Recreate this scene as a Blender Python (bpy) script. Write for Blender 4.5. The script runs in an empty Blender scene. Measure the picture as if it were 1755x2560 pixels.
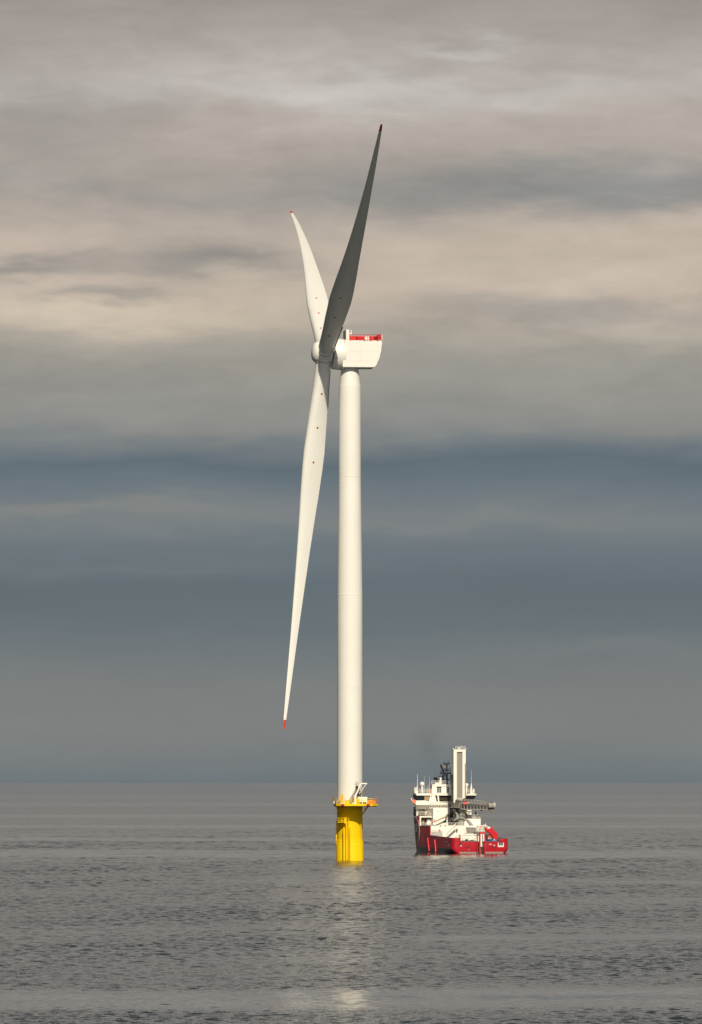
import bpy, bmesh, math, random
import numpy as np
from mathutils import Vector, Matrix
random.seed(7)
sc = bpy.context.scene
R_ = math.radians
COL = sc.collection

# ------------------------------------------------------------------ camera
CAM_H, F_PX, EYE = 17.5, 15220.0, 1954.5      # eye height, focal length in photo pixels, photo row of eye level
cam_d = bpy.data.cameras.new('camera'); cam = bpy.data.objects.new('camera', cam_d); COL.objects.link(cam)
cam.location = (0, 0, CAM_H); cam.rotation_euler = (R_(90), 0, 0)
cam_d.sensor_fit = 'VERTICAL'; cam_d.sensor_height = 24.0
cam_d.lens = 24.0 * F_PX / 2560.0
cam_d.shift_y = (EYE - 1280.0) / 2560.0
cam_d.clip_start = 1.0; cam_d.clip_end = 300000.0
sc.camera = cam
sc.view_settings.view_transform = 'Standard'; sc.view_settings.look = 'None'
sc.view_settings.exposure = 0.0; sc.view_settings.gamma = 1.0

SUN_EL, SUN_AZ = 38.0, 7.9                   # sun behind the viewer, AZ degrees to the right of straight behind
SUN = Vector((math.sin(R_(SUN_AZ))*math.cos(R_(SUN_EL)), -math.cos(R_(SUN_AZ))*math.cos(R_(SUN_EL)), math.sin(R_(SUN_EL))))

# ------------------------------------------------------------------ node helpers
class NT:
    def __init__(s, tree): s.t = tree; s.n = tree.nodes; s.l = tree.links
    def node(s, typ, **kw):
        n = s.n.new(typ)
        for k, v in kw.items(): setattr(n, k, v)
        return n
    def put(s, sock, v):
        if isinstance(v, bpy.types.NodeSocket): s.l.new(v, sock)
        else: sock.default_value = v
    def m(s, op, a, b=None, c=None, clamp=False):
        n = s.node('ShaderNodeMath', operation=op, use_clamp=clamp)
        s.put(n.inputs[0], a)
        if b is not None: s.put(n.inputs[1], b)
        if c is not None: s.put(n.inputs[2], c)
        return n.outputs[0]
    def mr(s, v, a, b, c, d, smooth=False):
        n = s.node('ShaderNodeMapRange', interpolation_type='SMOOTHSTEP' if smooth else 'LINEAR')
        for i, q in enumerate((v, a, b, c, d)): s.put(n.inputs[i], q)
        return n.outputs[0]
    def xyz(s, x, y, z):
        n = s.node('ShaderNodeCombineXYZ')
        for i, q in enumerate((x, y, z)): s.put(n.inputs[i], q)
        return n.outputs[0]
    def sep(s, v):
        n = s.node('ShaderNodeSeparateXYZ'); s.put(n.inputs[0], v); return n.outputs
    def noise(s, vec, scale=1.0, detail=3.0, rough=0.5, dist=0.0, dim='3D'):
        n = s.node('ShaderNodeTexNoise', noise_dimensions=dim)
        s.put(n.inputs['Vector'], vec); s.put(n.inputs['Scale'], scale); s.put(n.inputs['Detail'], detail)
        s.put(n.inputs['Roughness'], rough); s.put(n.inputs['Distortion'], dist)
        return n.outputs
    def ramp(s, v, stops, interp='LINEAR'):
        n = s.node('ShaderNodeValToRGB'); cr = n.color_ramp; cr.interpolation = interp
        while len(cr.elements) > 1: cr.elements.remove(cr.elements[-1])
        cr.elements[0].position = stops[0][0]; cr.elements[0].color = stops[0][1]
        for p, c in stops[1:]:
            e = cr.elements.new(p); e.color = c
        s.put(n.inputs[0], v); return n.outputs[0]
    def mix(s, f, a, b, mode='MIX'):
        n = s.node('ShaderNodeMix', data_type='RGBA', blend_type=mode)
        s.put(n.inputs[0], f); s.put(n.inputs[6], a); s.put(n.inputs[7], b); return n.outputs[2]
def lin(c):
    o = []
    for v in c[:3]:
        v = v/255.0; o.append(v/12.92 if v <= 0.04045 else ((v+0.055)/1.055)**2.4)
    return (o[0], o[1], o[2], 1.0)

# ------------------------------------------------------------------ sky
w = bpy.data.worlds.new('World'); sc.world = w; w.use_nodes = True
g = NT(w.node_tree); g.n.clear()
out = g.node('ShaderNodeOutputWorld'); bg = g.node('ShaderNodeBackground')
g.l.new(bg.outputs[0], out.inputs[0])
sky = g.node('ShaderNodeTexSky', sky_type='NISHITA', sun_disc=False)
sky.sun_elevation = R_(SUN_EL); sky.sun_rotation = R_(180.0 - SUN_AZ)
clear = g.mix(1.0, sky.outputs[0], (0.08, 0.08, 0.08, 1), 'MULTIPLY')
tc = g.node('ShaderNodeTexCoord')
dx, dy, dz = g.sep(tc.outputs['Generated'])
el = g.m('ARCTAN2', dz, g.m('SQRT', g.m('ADD', g.m('MULTIPLY', dx, dx), g.m('MULTIPLY', dy, dy))))   # elevation, radians
az = g.m('ARCTAN2', dx, dy)                                                                            # 0 = straight ahead
# layered cloud deck: slow warp of the elevation, so the stripes drift and fray
wv = g.xyz(g.m('MULTIPLY', az, 22.0), g.m('MULTIPLY', el, 70.0), 0.0)
warp = g.m('SUBTRACT', g.noise(wv, 1.0, 4.0, 0.5)[0], 0.5)
wv2 = g.xyz(g.m('MULTIPLY', az, 60.0), g.m('MULTIPLY', el, 240.0), 3.7)
warp2 = g.m('SUBTRACT', g.noise(wv2, 1.0, 4.0, 0.55)[0], 0.5)
wamp = g.mr(el, 0.035, 0.075, 0.0050, 0.016)
elw = g.m('ADD', el, g.m('ADD', g.m('MULTIPLY', warp, wamp), g.m('MULTIPLY', warp2, g.m('MULTIPLY', wamp, 0.35))))
E0, E1 = -0.02, 0.48
def sp(e, c): return ((e - E0)/(E1 - E0), lin(c))
def row(y): return (1776.0 - y)/13816.0
bands = [sp(-0.02,(104,114,119)), sp(row(1790),(107,116,121)), sp(row(1740),(116,123,126)), sp(row(1660),(126,128,127)), sp(row(1560),(122,125,125)),
 sp(row(1495),(112,119,123)), sp(row(1420),(101,112,118)), sp(row(1330),(96,108,115)), sp(row(1250),(104,116,123)),
 sp(row(1170),(119,125,129)), sp(row(1110),(106,117,125)), sp(row(1055),(94,107,116)), sp(row(1015),(110,119,125)),
 sp(row(970),(140,140,137)), sp(row(900),(147,145,139)), sp(row(800),(160,155,146)), sp(row(690),(202,186,169)), sp(row(560),(196,181,167)),
 sp(row(440),(160,154,147)), sp(row(310),(180,169,160)), sp(row(215),(187,179,172)), sp(row(120),(170,161,155)), sp(row(0),(157,149,143)),
 sp(0.165,(190,183,174)), sp(0.215,(146,145,143)), sp(0.28,(88,91,94)), sp(0.48,(60,62,66))]
cloud = g.ramp(g.mr(elw, E0, E1, 0.0, 1.0), bands)
# darker and brighter drifts of cloud
def blob(a0, e0, sa, se, seed):
    u = g.m('DIVIDE', g.m('SUBTRACT', g.m('ADD', az, g.m('MULTIPLY', warp, 0.05)), a0), sa)
    v = g.m('DIVIDE', g.m('SUBTRACT', g.m('ADD', el, g.m('ADD', g.m('MULTIPLY', warp2, 0.009), g.m('MULTIPLY', warp, 0.008))), e0), se)
    return g.m('EXPONENT', g.m('MULTIPLY', g.m('ADD', g.m('MULTIPLY', u, u), g.m('MULTIPLY', v, v)), -1.0))
def at(x, y): return ((x - 796.5)/13816.0, row(y))
def drift(c, x, y, wx, wy, colr, amt, seed=0.0):
    a0, e0 = at(x, y)
    f = g.m('MULTIPLY', blob(a0, e0, wx/13816.0, wy/13816.0, seed), amt, clamp=True)
    return g.mix(f, c, lin(colr))
cloud = drift(cloud, 1330, 430, 520, 50, (128,131,133), 0.65)
cloud = drift(cloud, 480, 600, 230, 55, (134,132,128), 0.85)
cloud = drift(cloud, 60, 605, 190, 26, (138,135,131), 0.75)
cloud = drift(cloud, 270, 680, 110, 22, (140,136,131), 0.85)
cloud = drift(cloud, 1300, 700, 420, 45, (150,146,141), 0.8)
cloud = drift(cloud, 1150, 590, 330, 60, (190,177,161), 0.7)
cloud = drift(cloud, 820, 215, 540, 34, (203,199,192), 0.75)
cloud = drift(cloud, 1080, 120, 170, 18, (194,190,183), 0.75)
cloud = drift(cloud, 300, 720, 330, 36, (206,191,171), 0.75)
cloud = drift(cloud, 60, 300, 300, 90, (150,145,140), 0.6)
cloud = drift(cloud, 180, 1160, 420, 22, (132,133,131), 0.75)
cloud = drift(cloud, 950, 1190, 640, 20, (127,131,132), 0.65)
cloud = drift(cloud, 1300, 1490, 360, 26, (124,128,129), 0.4)
cloud = drift(cloud, 350, 1290, 460, 24, (112,120,125), 0.4)
# fine fraying texture
fv = g.xyz(g.m('MULTIPLY', az, 110.0), g.m('MULTIPLY', el, 330.0), 9.1)
fine = g.noise(fv, 1.0, 6.0, 0.6, 0.6)[0]
fv3 = g.xyz(g.m('MULTIPLY', az, 34.0), g.m('MULTIPLY', el, 105.0), 1.3)
mid = g.noise(fv3, 1.0, 5.0, 0.55, 0.4)[0]
hi = g.mr(el, 0.045, 0.07, 0.25, 1.0)
tex = g.m('ADD', g.m('MULTIPLY', g.m('SUBTRACT', fine, 0.5), g.m('MULTIPLY', hi, 0.24)), g.m('MULTIPLY', g.m('SUBTRACT', mid, 0.5), g.m('MULTIPLY', hi, 0.46)))
cloud = g.mix(1.0, cloud, g.xyz(*[g.m('ADD', 1.0, tex)]*3), 'MULTIPLY')
# sky out of view to the left darkened, added to deepen shade on the blade
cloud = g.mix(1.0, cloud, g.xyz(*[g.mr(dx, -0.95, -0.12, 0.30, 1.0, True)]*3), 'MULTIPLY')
# break in the cloud behind the viewer where the sun stands
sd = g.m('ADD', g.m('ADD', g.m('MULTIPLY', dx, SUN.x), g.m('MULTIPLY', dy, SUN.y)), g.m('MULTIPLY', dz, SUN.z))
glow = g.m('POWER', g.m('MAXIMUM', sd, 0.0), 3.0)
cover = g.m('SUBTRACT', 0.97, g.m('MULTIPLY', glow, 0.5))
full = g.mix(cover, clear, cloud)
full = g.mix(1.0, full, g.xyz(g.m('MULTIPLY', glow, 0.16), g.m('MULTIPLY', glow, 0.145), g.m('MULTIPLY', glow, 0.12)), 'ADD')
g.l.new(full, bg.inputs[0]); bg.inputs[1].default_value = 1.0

# ------------------------------------------------------------------ sun
sd_ = bpy.data.lights.new('sun', 'SUN'); sd_.energy = 4.35; sd_.angle = R_(0.6); sd_.color = (1.0, 0.89, 0.69)
so = bpy.data.objects.new('sun', sd_); COL.objects.link(so)
so.rotation_euler = (-SUN).to_track_quat('-Z', 'Y').to_euler(); so.location = (0, -200, 400)

# ------------------------------------------------------------------ materials
def paint(name, col, rough=0.45, var=0.08, scale=0.6, metal=0.0, streak=0.0, stain=(0.25,0.18,0.12), coat=0.0):
    m = bpy.data.materials.new(name); m.use_nodes = True
    t = NT(m.node_tree); b = t.n['Principled BSDF']
    tcn = t.node('ShaderNodeTexCoord'); P = tcn.outputs['Object']
    n1 = t.noise(P, scale, 4.0, 0.6)[0]
    c = t.mix(t.mr(n1, 0.3, 0.7, 0.0, 1.0), tuple(v*(1-var) for v in col)+(1,), tuple(min(1, v*(1+var*0.6)) for v in col)+(1,))
    if streak > 0:
        px, py, pz = t.sep(P)
        sv = t.xyz(t.m('MULTIPLY', px, 2.2), t.m('MULTIPLY', py, 2.2), t.m('MULTIPLY', pz, 0.10))
        n2 = t.noise(sv, 1.0, 4.0, 0.6)[0]
        c = t.mix(t.m('MULTIPLY', t.mr(n2, 0.56, 0.78, 0.0, 1.0, True), streak), c, tuple(stain)+(1,))
    t.l.new(c, b.inputs['Base Color']); b.inputs['Roughness'].default_value = rough; b.inputs['Metallic'].default_value = metal
    if coat: b.inputs['Coat Weight'].default_value = coat
    return m
M = {}
M['white']  = paint('turbine_white_paint', (0.78,0.77,0.74), 0.42, 0.03, 0.15, streak=0.05, stain=(0.55,0.52,0.46))
M['blade']  = paint('blade_gelcoat', (0.74,0.74,0.72), 0.38, 0.02, 0.1)
M['tipred'] = paint('blade_tip_red', (0.52,0.028,0.016), 0.5)
M['seam']   = paint('flange_grey', (0.72,0.70,0.67), 0.5)
M['dot']    = paint('marker_red', (0.38,0.010,0.012), 0.6)
M['dark']   = paint('dark_seal', (0.02,0.02,0.022), 0.6)
M['yellow'] = paint('yellow_marine_paint', (0.93,0.615,0.004), 0.6, 0.05, 0.5, streak=0.25, stain=(0.60,0.32,0.01))
M['yrail']  = paint('yellow_rail_paint', (0.93,0.62,0.005), 0.6)
M['orange'] = paint('orange_netting', (0.85,0.20,0.05), 0.7)
M['grate']  = paint('galvanised_steel', (0.30,0.29,0.27), 0.5, 0.15, 2.0)
M['redrail']= paint('red_rail_paint', (0.62,0.02,0.02), 0.5)
M['redpl']  = paint('red_plate', (0.45,0.015,0.015), 0.55)
M['black']  = paint('black_paint', (0.012,0.013,0.016), 0.45)
M['cabin']  = paint('container_white', (0.86,0.85,0.82), 0.45)
M['cream']  = paint('ship_white_paint', (0.86,0.84,0.78), 0.4, 0.04, 0.5, streak=0.08, stain=(0.5,0.40,0.28))
M['shipred']= paint('ship_red_paint', (0.60,0.010,0.022), 0.42, 0.08, 0.5, streak=0.12, stain=(0.35,0.02,0.02))
M['navy']   = paint('ship_black_mast', (0.010,0.014,0.024), 0.4)
M['glass']  = paint('bridge_glass', (0.008,0.012,0.016), 0.12)
M['tan']    = paint('tan_blind', (0.34,0.24,0.15), 0.6)
M['grey']   = paint('tower_grey_cladding', (0.27,0.245,0.22), 0.55, 0.06, 1.0)
M['greyg']  = paint('pedestal_grey', (0.25,0.26,0.23), 0.5, 0.1, 0.8)
M['dgrey']  = paint('dark_grey_steel', (0.045,0.046,0.05), 0.5)
M['boom']   = paint('gangway_grey', (0.30,0.275,0.25), 0.5, 0.15, 1.5)
M['deck']   = paint('green_brown_deck', (0.12,0.09,0.07), 0.7)
M['blue']   = paint('blue_container_paint', (0.012,0.07,0.20), 0.45)
M['pale']   = paint('pale_hull_lettering', (0.62,0.56,0.56), 0.5)
M['deckg']  = paint('deck_paint', (0.10,0.11,0.10), 0.7)
M['orgbuoy']= paint('lifebuoy_orange', (0.75,0.22,0.13), 0.6)
M['palegrey'] = paint('pale_grey_strip', (0.26,0.24,0.23), 0.6)
M['cloth_p']= paint('purple_jacket', (0.10,0.015,0.04), 0.9)
M['cloth_d']= paint('dark_trousers', (0.02,0.02,0.03), 0.9)
M['skin']   = paint('skin', (0.5,0.3,0.2), 0.6)
for k_ in ('yellow','yrail'): M[k_].node_tree.nodes['Principled BSDF'].inputs['Specular IOR Level'].default_value = 0.2
# hull: red with black-blue boot topping below the waterline stripe, not on the transom
def hull_mat():
    m = bpy.data.materials.new('hull_paint'); m.use_nodes = True
    t = NT(m.node_tree); b = t.n['Principled BSDF']
    P = t.node('ShaderNodeTexCoord').outputs['Object']; x, y, z = t.sep(P)
    n1 = t.noise(P, 0.35, 5.0, 0.6)[0]
    c = t.mix(t.mr(n1, 0.3, 0.7, 0, 1), (0.40,0.007,0.020,1), (0.50,0.010,0.024,1))
    sv = t.xyz(t.m('MULTIPLY', x, 1.2), t.m('MULTIPLY', y, 1.2), t.m('MULTIPLY', z, 0.12))
    n2 = t.noise(sv, 1.0, 4.0, 0.6)[0]
    c = t.mix(t.m('MULTIPLY', t.mr(n2, 0.58, 0.75, 0, 1, True), 0.35), c, (0.28,0.09,0.05,1))
    edge = t.m('ADD', t.m('ADD', 1.25, t.m('MULTIPLY', y, 0.004)), t.m('MULTIPLY', t.m('SUBTRACT', n1, 0.5), 0.12))
    boot = t.m('MULTIPLY', t.m('LESS_THAN', z, edge), t.m('GREATER_THAN', y, 0.75))
    c = t.mix(boot, c, (0.018,0.024,0.032,1))
    t.l.new(c, b.inputs['Base Color']); b.inputs['Roughness'].default_value = 0.38
    return m
M['hull'] = hull_mat()

# ------------------------------------------------------------------ mesh builder
class MB:
    def __init__(s): s.v = []; s.f = []
    def add(s, vs, fs):
        o = len(s.v); s.v += [tuple(q) for q in vs]; s.f += [tuple(i+o for i in f) for f in fs]; return s
    def box(s, x0, x1, y0, y1, z0, z1):
        return s.add([(x0,y0,z0),(x1,y0,z0),(x1,y1,z0),(x0,y1,z0),(x0,y0,z1),(x1,y0,z1),(x1,y1,z1),(x0,y1,z1)],
              [(0,3,2,1),(4,5,6,7),(0,1,5,4),(1,2,6,5),(2,3,7,6),(3,0,4,7)])
    def prism(s, poly, y0, y1):      # polygon in x,z pushed from y0 to y1
        n = len(poly); a = sum(poly[i][0]*poly[(i+1)%n][1]-poly[(i+1)%n][0]*poly[i][1] for i in range(n))
        if a < 0: poly = poly[::-1]
        vs = [(p[0],y0,p[1]) for p in poly]+[(p[0],y1,p[1]) for p in poly]
        fs = [tuple(range(n)), tuple(range(2*n-1,n-1,-1))]+[((i+1)%n, i, i+n, (i+1)%n+n) for i in range(n)]
        return s.add(vs, fs)
    def prism_z(s, poly, z0, z1):    # polygon in x,y pushed from z0 to z1
        n = len(poly); a = sum(poly[i][0]*poly[(i+1)%n][1]-poly[(i+1)%n][0]*poly[i][1] for i in range(n))
        if a < 0: poly = poly[::-1]
        vs = [(p[0],p[1],z0) for p in poly]+[(p[0],p[1],z1) for p in poly]
        fs = [tuple(range(n-1,-1,-1)), tuple(range(n,2*n))]+[(i,(i+1)%n,(i+1)%n+n,i+n) for i in range(n)]
        return s.add(vs, fs)
    def tube(s, p, q, r, r2=None, n=8):
        p, q = Vector(p), Vector(q); d = (q-p)
        if d.length < 1e-6: return s
        d.normalize(); u = d.orthogonal().normalized(); v = d.cross(u); r2 = r if r2 is None else r2
        vs = [p+(u*math.cos(2*math.pi*i/n)+v*math.sin(2*math.pi*i/n))*r for i in range(n)]
        vs += [q+(u*math.cos(2*math.pi*i/n)+v*math.sin(2*math.pi*i/n))*r2 for i in range(n)]
        fs = [(i,(i+1)%n,(i+1)%n+n,i+n) for i in range(n)]+[tuple(range(n-1,-1,-1)), tuple(range(n,2*n))]
        return s.add(vs, fs)
    def lathe(s, prof, origin=(0,0,0), axis=(0,0,1), n=48):   # prof: (distance along axis, radius)
        o = Vector(origin); d = Vector(axis).normalized(); u = d.orthogonal().normalized(); v = d.cross(u)
        vs = []
        for h, r in prof:
            for i in range(n):
                t = 2*math.pi*i/n; vs.append(o+d*h+(u*math.cos(t)+v*math.sin(t))*max(r,1e-4))
        fs = []
        for k in range(len(prof)-1):
            for i in range(n): fs.append((k*n+i, k*n+(i+1)%n, (k+1)*n+(i+1)%n, (k+1)*n+i))
        fs.append(tuple(range(n-1,-1,-1))); m = (len(prof)-1)*n; fs.append(tuple(range(m,m+n)))
        return s.add(vs, fs)
    def ball(s, c, r, n=14, k=9, sz=1.0):
        return s.lathe([(-r*sz*math.cos(math.pi*i/k), r*math.sin(math.pi*i/k)) for i in range(k+1)], c, (0,0,1), n)
    def rail(s, pts, h=1.1, r=0.04, bars=3, step=1.4, post_r=None):   # railing along a 3-D polyline
        post_r = post_r or r
        for a, b in zip(pts[:-1], pts[1:]):
            a, b = Vector(a), Vector(b); L = (b-a).length; k = max(1, round(L/step))
            for j in range(1, bars+1):
                o = Vector((0,0,h*j/bars)); s.tube(a+o, b+o, r, n=5)
            for i in range(k+1):
                p = a.lerp(b, i/k); s.tube(p, p+Vector((0,0,h)), post_r, n=5)
        return s
    def xf(s, mat):
        s.v = [tuple(mat @ Vector(q)) for q in s.v]; return s
    def build(s, name, mat, parent=None, smooth=None, bevel=0.0):
        me = bpy.data.meshes.new(name); me.from_pydata(s.v, [], s.f); me.update()
        bm = bmesh.new(); bm.from_mesh(me); bmesh.ops.recalc_face_normals(bm, faces=bm.faces); bm.to_mesh(me); bm.free()
        me.materials.append(mat); o = bpy.data.objects.new(name, me); COL.objects.link(o)
        if parent is not None: o.parent = parent
        if smooth is not None:
            for p in me.polygons: p.use_smooth = True
            me.set_sharp_from_angle(angle=R_(smooth))
        if bevel:
            md = o.modifiers.new('bevel', 'BEVEL'); md.width = bevel; md.segments = 2; md.limit_method = 'ANGLE'; md.angle_limit = R_(40)
        return o
def tag(o, label=None, cat=None, group=None, kind=None):
    if label: o['label'] = label
    if cat: o['category'] = cat
    if group: o['group'] = group
    if kind: o['kind'] = kind
    return o
def empty(name, loc, rz=0.0):
    o = bpy.data.objects.new(name, None); COL.objects.link(o); o.location = loc; o.rotation_euler = (0,0,rz); o.empty_display_size = 1.0; return o

# ------------------------------------------------------------------ sea
# (distance, half width, strength, x where it starts, softness: >0 grows to the right, <0 to the left, 0 everywhere): smooth lanes between ruffled water
LANES = [(492,25,1.0,0,0), (683,13,0.8,6,12), (1071,22,0.45,30,20), (1475,80,1.0,0,0), (1843,60,0.85,-10,-60), (2389,75,0.75,0,0), (3115,140,0.8,0,0), (4700,350,0.6,0,0), (7500,900,0.6,0,0)]
SLOPE, MICRO = 0.150, 0.75
def lanes_at(x, y):
    wob = 0.006*y*(np.sin(x*0.031+y*0.004+1.0)+0.6*np.sin(x*0.083-y*0.011+2.0)+0.4*np.sin(x*0.19+y*0.023+4.0)+0.25*np.sin(x*0.47-y*0.05))
    yw = y + wob; lane = np.zeros_like(x)
    for (c, wd, am, x0, xs) in LANES:
        f = np.exp(-((yw-c)/wd)**4)*am
        if xs:
            q = np.clip((x-x0)/xs*0.5+0.5, 0, 1); q = q*q*(3-2*q); f = f*(0.15+0.85*q)
        lane = np.maximum(lane, f)
    p = np.sin(x*0.012+y*0.0061+0.5)*np.sin(y*0.0137-x*0.005+1.7)+0.6*np.sin(x*0.027-y*0.017)*np.sin(y*0.031+2.2)
    return np.maximum(lane, np.clip(p*0.45-0.15, 0, 0.35))
def sea_mat():
    m = bpy.data.materials.new('sea_water'); m.use_nodes = True
    t = NT(m.node_tree); b = t.n['Principled BSDF']
    P = t.node('ShaderNodeNewGeometry').outputs['Position']; x, y, z = t.sep(P)
    lane = t.node('ShaderNodeAttribute', attribute_name='lane').outputs['Fac']
    calm = t.m('SUBTRACT', 1.0, t.m('MULTIPLY', lane, 0.85))
    fl = t.noise(t.xyz(t.m('MULTIPLY', x, 0.0022), t.m('MULTIPLY', y, 0.0011), 2.0), 1.0, 4.0, 0.6)[0]
    far = t.mr(y, 5000.0, 13000.0, 1.0, 0.25, True)
    calm = t.m('ADD', t.m('MULTIPLY', calm, far), t.m('MULTIPLY', t.m('SUBTRACT', 1.0, far), t.m('ADD', t.m('MULTIPLY', lane, 0.75), t.mr(fl, 0.42, 0.66, 0.03, 0.6))))
    N = t.node('ShaderNodeNewGeometry').outputs['Normal']
    c = t.node('ShaderNodeTexNoise'); t.put(c.inputs['Vector'], t.xyz(t.m('MULTIPLY', x, 1.1), t.m('MULTIPLY', y, 1.7), 1.0)); c.inputs['Detail'].default_value = 3.0; c.inputs['Roughness'].default_value = 0.55
    cs = t.node('ShaderNodeSeparateColor'); t.l.new(c.outputs['Color'], cs.inputs[0])
    s_ = [t.m('MULTIPLY', t.m('MULTIPLY', t.m('SUBTRACT', cs.outputs[i], 0.5), MICRO), calm) for i in (0, 1)]
    ad = t.node('ShaderNodeVectorMath', operation='ADD'); t.l.new(N, ad.inputs[0]); t.l.new(t.xyz(s_[0], s_[1], 0.0), ad.inputs[1])
    nv = t.node('ShaderNodeVectorMath', operation='NORMALIZE'); t.l.new(ad.outputs[0], nv.inputs[0])
    t.l.new(nv.outputs[0], b.inputs['Normal'])
    b.inputs['Base Color'].default_value = (0.020, 0.029, 0.035, 1)
    b.inputs['IOR'].default_value = 1.333; b.inputs['Roughness'].default_value = 0.10
    return m
def build_sea():
    rng = np.random.default_rng(3)
    half, da = 0.108, 0.00047
    ang = np.linspace(-half, half, int(2*half/da)+1)
    r = [380.0]
    while r[-1] < 110000.0:
        q = r[-1]; r.append(q*(1.0 + (da if q < 2000 else (da*(1+min(1.0, (q-2000)/4000.0)) if q < 9000 else da*(2+min(20.0, (q-9000)/600.0))))))
    r = np.array(r); A, Rr = np.meshgrid(ang, r); x = Rr*np.sin(A); y = Rr*np.cos(A)
    lane = lanes_at(x, y); z = np.zeros_like(x); cell = Rr*da
    gust = 1.0 + 0.22*np.sin(x*0.05+y*0.013+0.7)*np.sin(y*0.021-x*0.02)+0.16*np.sin(x*0.11-y*0.037+2.0)
    wt = lambda l_: 1.0 if l_ < 2.0 else (0.55 if l_ < 3.0 else 0.22)
    n = 96; lam = np.exp(rng.uniform(np.log(0.58), np.log(5.0), n)); amp = SLOPE/(2*math.pi*math.sqrt(n/2.0))*lam
    th = rng.uniform(-1.35, 1.55, n); ph = rng.uniform(0, 6.283, n)
    den = sum((np.clip(l_/(2.2*r*da)-0.8, 0, 1)*wt(l_))**2 for l_ in lam)/(0.55*n)
    boost = np.clip(1/np.sqrt(den+1e-3), 0.8, 3.4)[:, None]
    for l_, a_, t_, p_ in zip(lam, amp, th, ph):
        k = 2*math.pi/l_; f = np.clip(l_/(2.2*cell)-0.8, 0, 1)
        cl = (1-0.62*lane)*wt(l_)
        z += a_*f*cl*gust*np.cos(k*(x*math.sin(t_)+y*math.cos(t_))+p_)
    z += 0.035*np.cos(2*math.pi/31.0*(x*0.3+y*0.95))+0.025*np.cos(2*math.pi/19.0*(-x*0.25+y*0.97)+1.0)
    fade = np.clip((half-np.abs(A))/0.006, 0, 1)*np.clip((Rr-380)/15, 0, 1)*np.clip((14000-Rr)/6000, 0, 1)
    z *= fade*boost
    nr, nc = x.shape; V = np.stack([x, y, z], -1).reshape(-1, 3)
    i = np.arange(nr-1)[:, None]*nc + np.arange(nc-1)[None, :]
    F = np.stack([i, i+1, i+nc+1, i+nc], -1).reshape(-1, 4)
    # the water all round: flat rings joined along the edges of the wave field
    ea = np.concatenate([np.linspace(half, 2*math.pi-half, 97)]); er = np.array([0.5, 380.0, 1200.0, 4000.0, 15000.0, r[-1]])
    A2, R2 = np.meshgrid(ea, er); V2 = np.stack([R2*np.sin(A2), R2*np.cos(A2), 0*R2], -1).reshape(-1, 3); nc2 = len(ea)
    j = np.arange(len(er)-1)[:, None]*nc2 + np.arange(nc2-1)[None, :] + len(V)
    F2 = np.stack([j, j+1, j+nc2+1, j+nc2], -1).reshape(-1, 4)
    na_ = np.linspace(-half, half, 9); V3 = np.stack([np.concatenate([0.5*np.sin(na_), 380*np.sin(na_)]), np.concatenate([0.5*np.cos(na_), 380*np.cos(na_)]), np.zeros(18)], -1)
    o3 = len(V)+len(V2); F3 = np.array([[o3+q, o3+q+1, o3+q+10, o3+q+9] for q in range(8)])
    VV = np.concatenate([V, V2, V3]).astype(np.float32); FF = np.concatenate([F, F2, F3]).astype(np.int32)
    me = bpy.data.meshes.new('sea'); me.vertices.add(len(VV)); me.vertices.foreach_set('co', VV.ravel())
    me.loops.add(FF.size); me.loops.foreach_set('vertex_index', FF.ravel()); me.polygons.add(len(FF))
    me.polygons.foreach_set('loop_start', np.arange(0, FF.size, 4, dtype=np.int32)); me.polygons.foreach_set('loop_total', np.full(len(FF), 4, dtype=np.int32))
    me.polygons.foreach_set('use_smooth', np.ones(len(FF), dtype=bool)); me.update(calc_edges=True)
    at_ = me.attributes.new('lane', 'FLOAT', 'POINT'); lv = np.zeros(len(VV), np.float32); lv[:nr*nc] = lane.ravel(); at_.data.foreach_set('value', lv)
    me.materials.append(sea_mat()); o = bpy.data.objects.new('sea', me); COL.objects.link(o); tag(o, kind='structure'); return o
sea = build_sea()

# ================================================================== wind turbine
D, S = 1350.0, 0.0887
TX0 = (874.5 - 877.5)*S
def tx(px): return (px - 874.5)*S
def tz(py): return CAM_H - (py - EYE)*S
turb = empty('wind_turbine', (TX0, D, 0))
tag(turb, 'tall white three bladed offshore wind turbine on a yellow foundation standing in the sea', 'wind turbine')
YAW, TILT = R_(7.85), R_(5.35)
a0 = Vector((-math.cos(YAW), -math.sin(YAW), 0)); hN = Vector((math.sin(YAW), -math.cos(YAW), 0))   # upwind, and toward the viewer
aX = (a0*math.cos(TILT) + Vector((0,0,1))*math.sin(TILT)).normalized(); vX = aX.cross(hN); vX = vX if vX.z > 0 else -vX
hub = Vector((tx(810.5), tx(810.5)*math.tan(YAW), tz(882.5)))
# foundation
tp = MB().lathe([(-6,3.05),(tz(2103),3.05),(tz(2102),3.02),(tz(2101.5),2.83),(tz(2016),2.83),(tz(2014),2.9)], n=72).build('foundation', M['yellow'], turb, 30)
MB().lathe([(tz(2103.2),3.07),(tz(2101.2),3.07)], n=72).build('collar', M['yrail'], tp, 30)
def tp_y(px, off=0.0, r=2.83):
    x = tx(px); return -math.sqrt(max(0, r*r-x*x))-off
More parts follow.
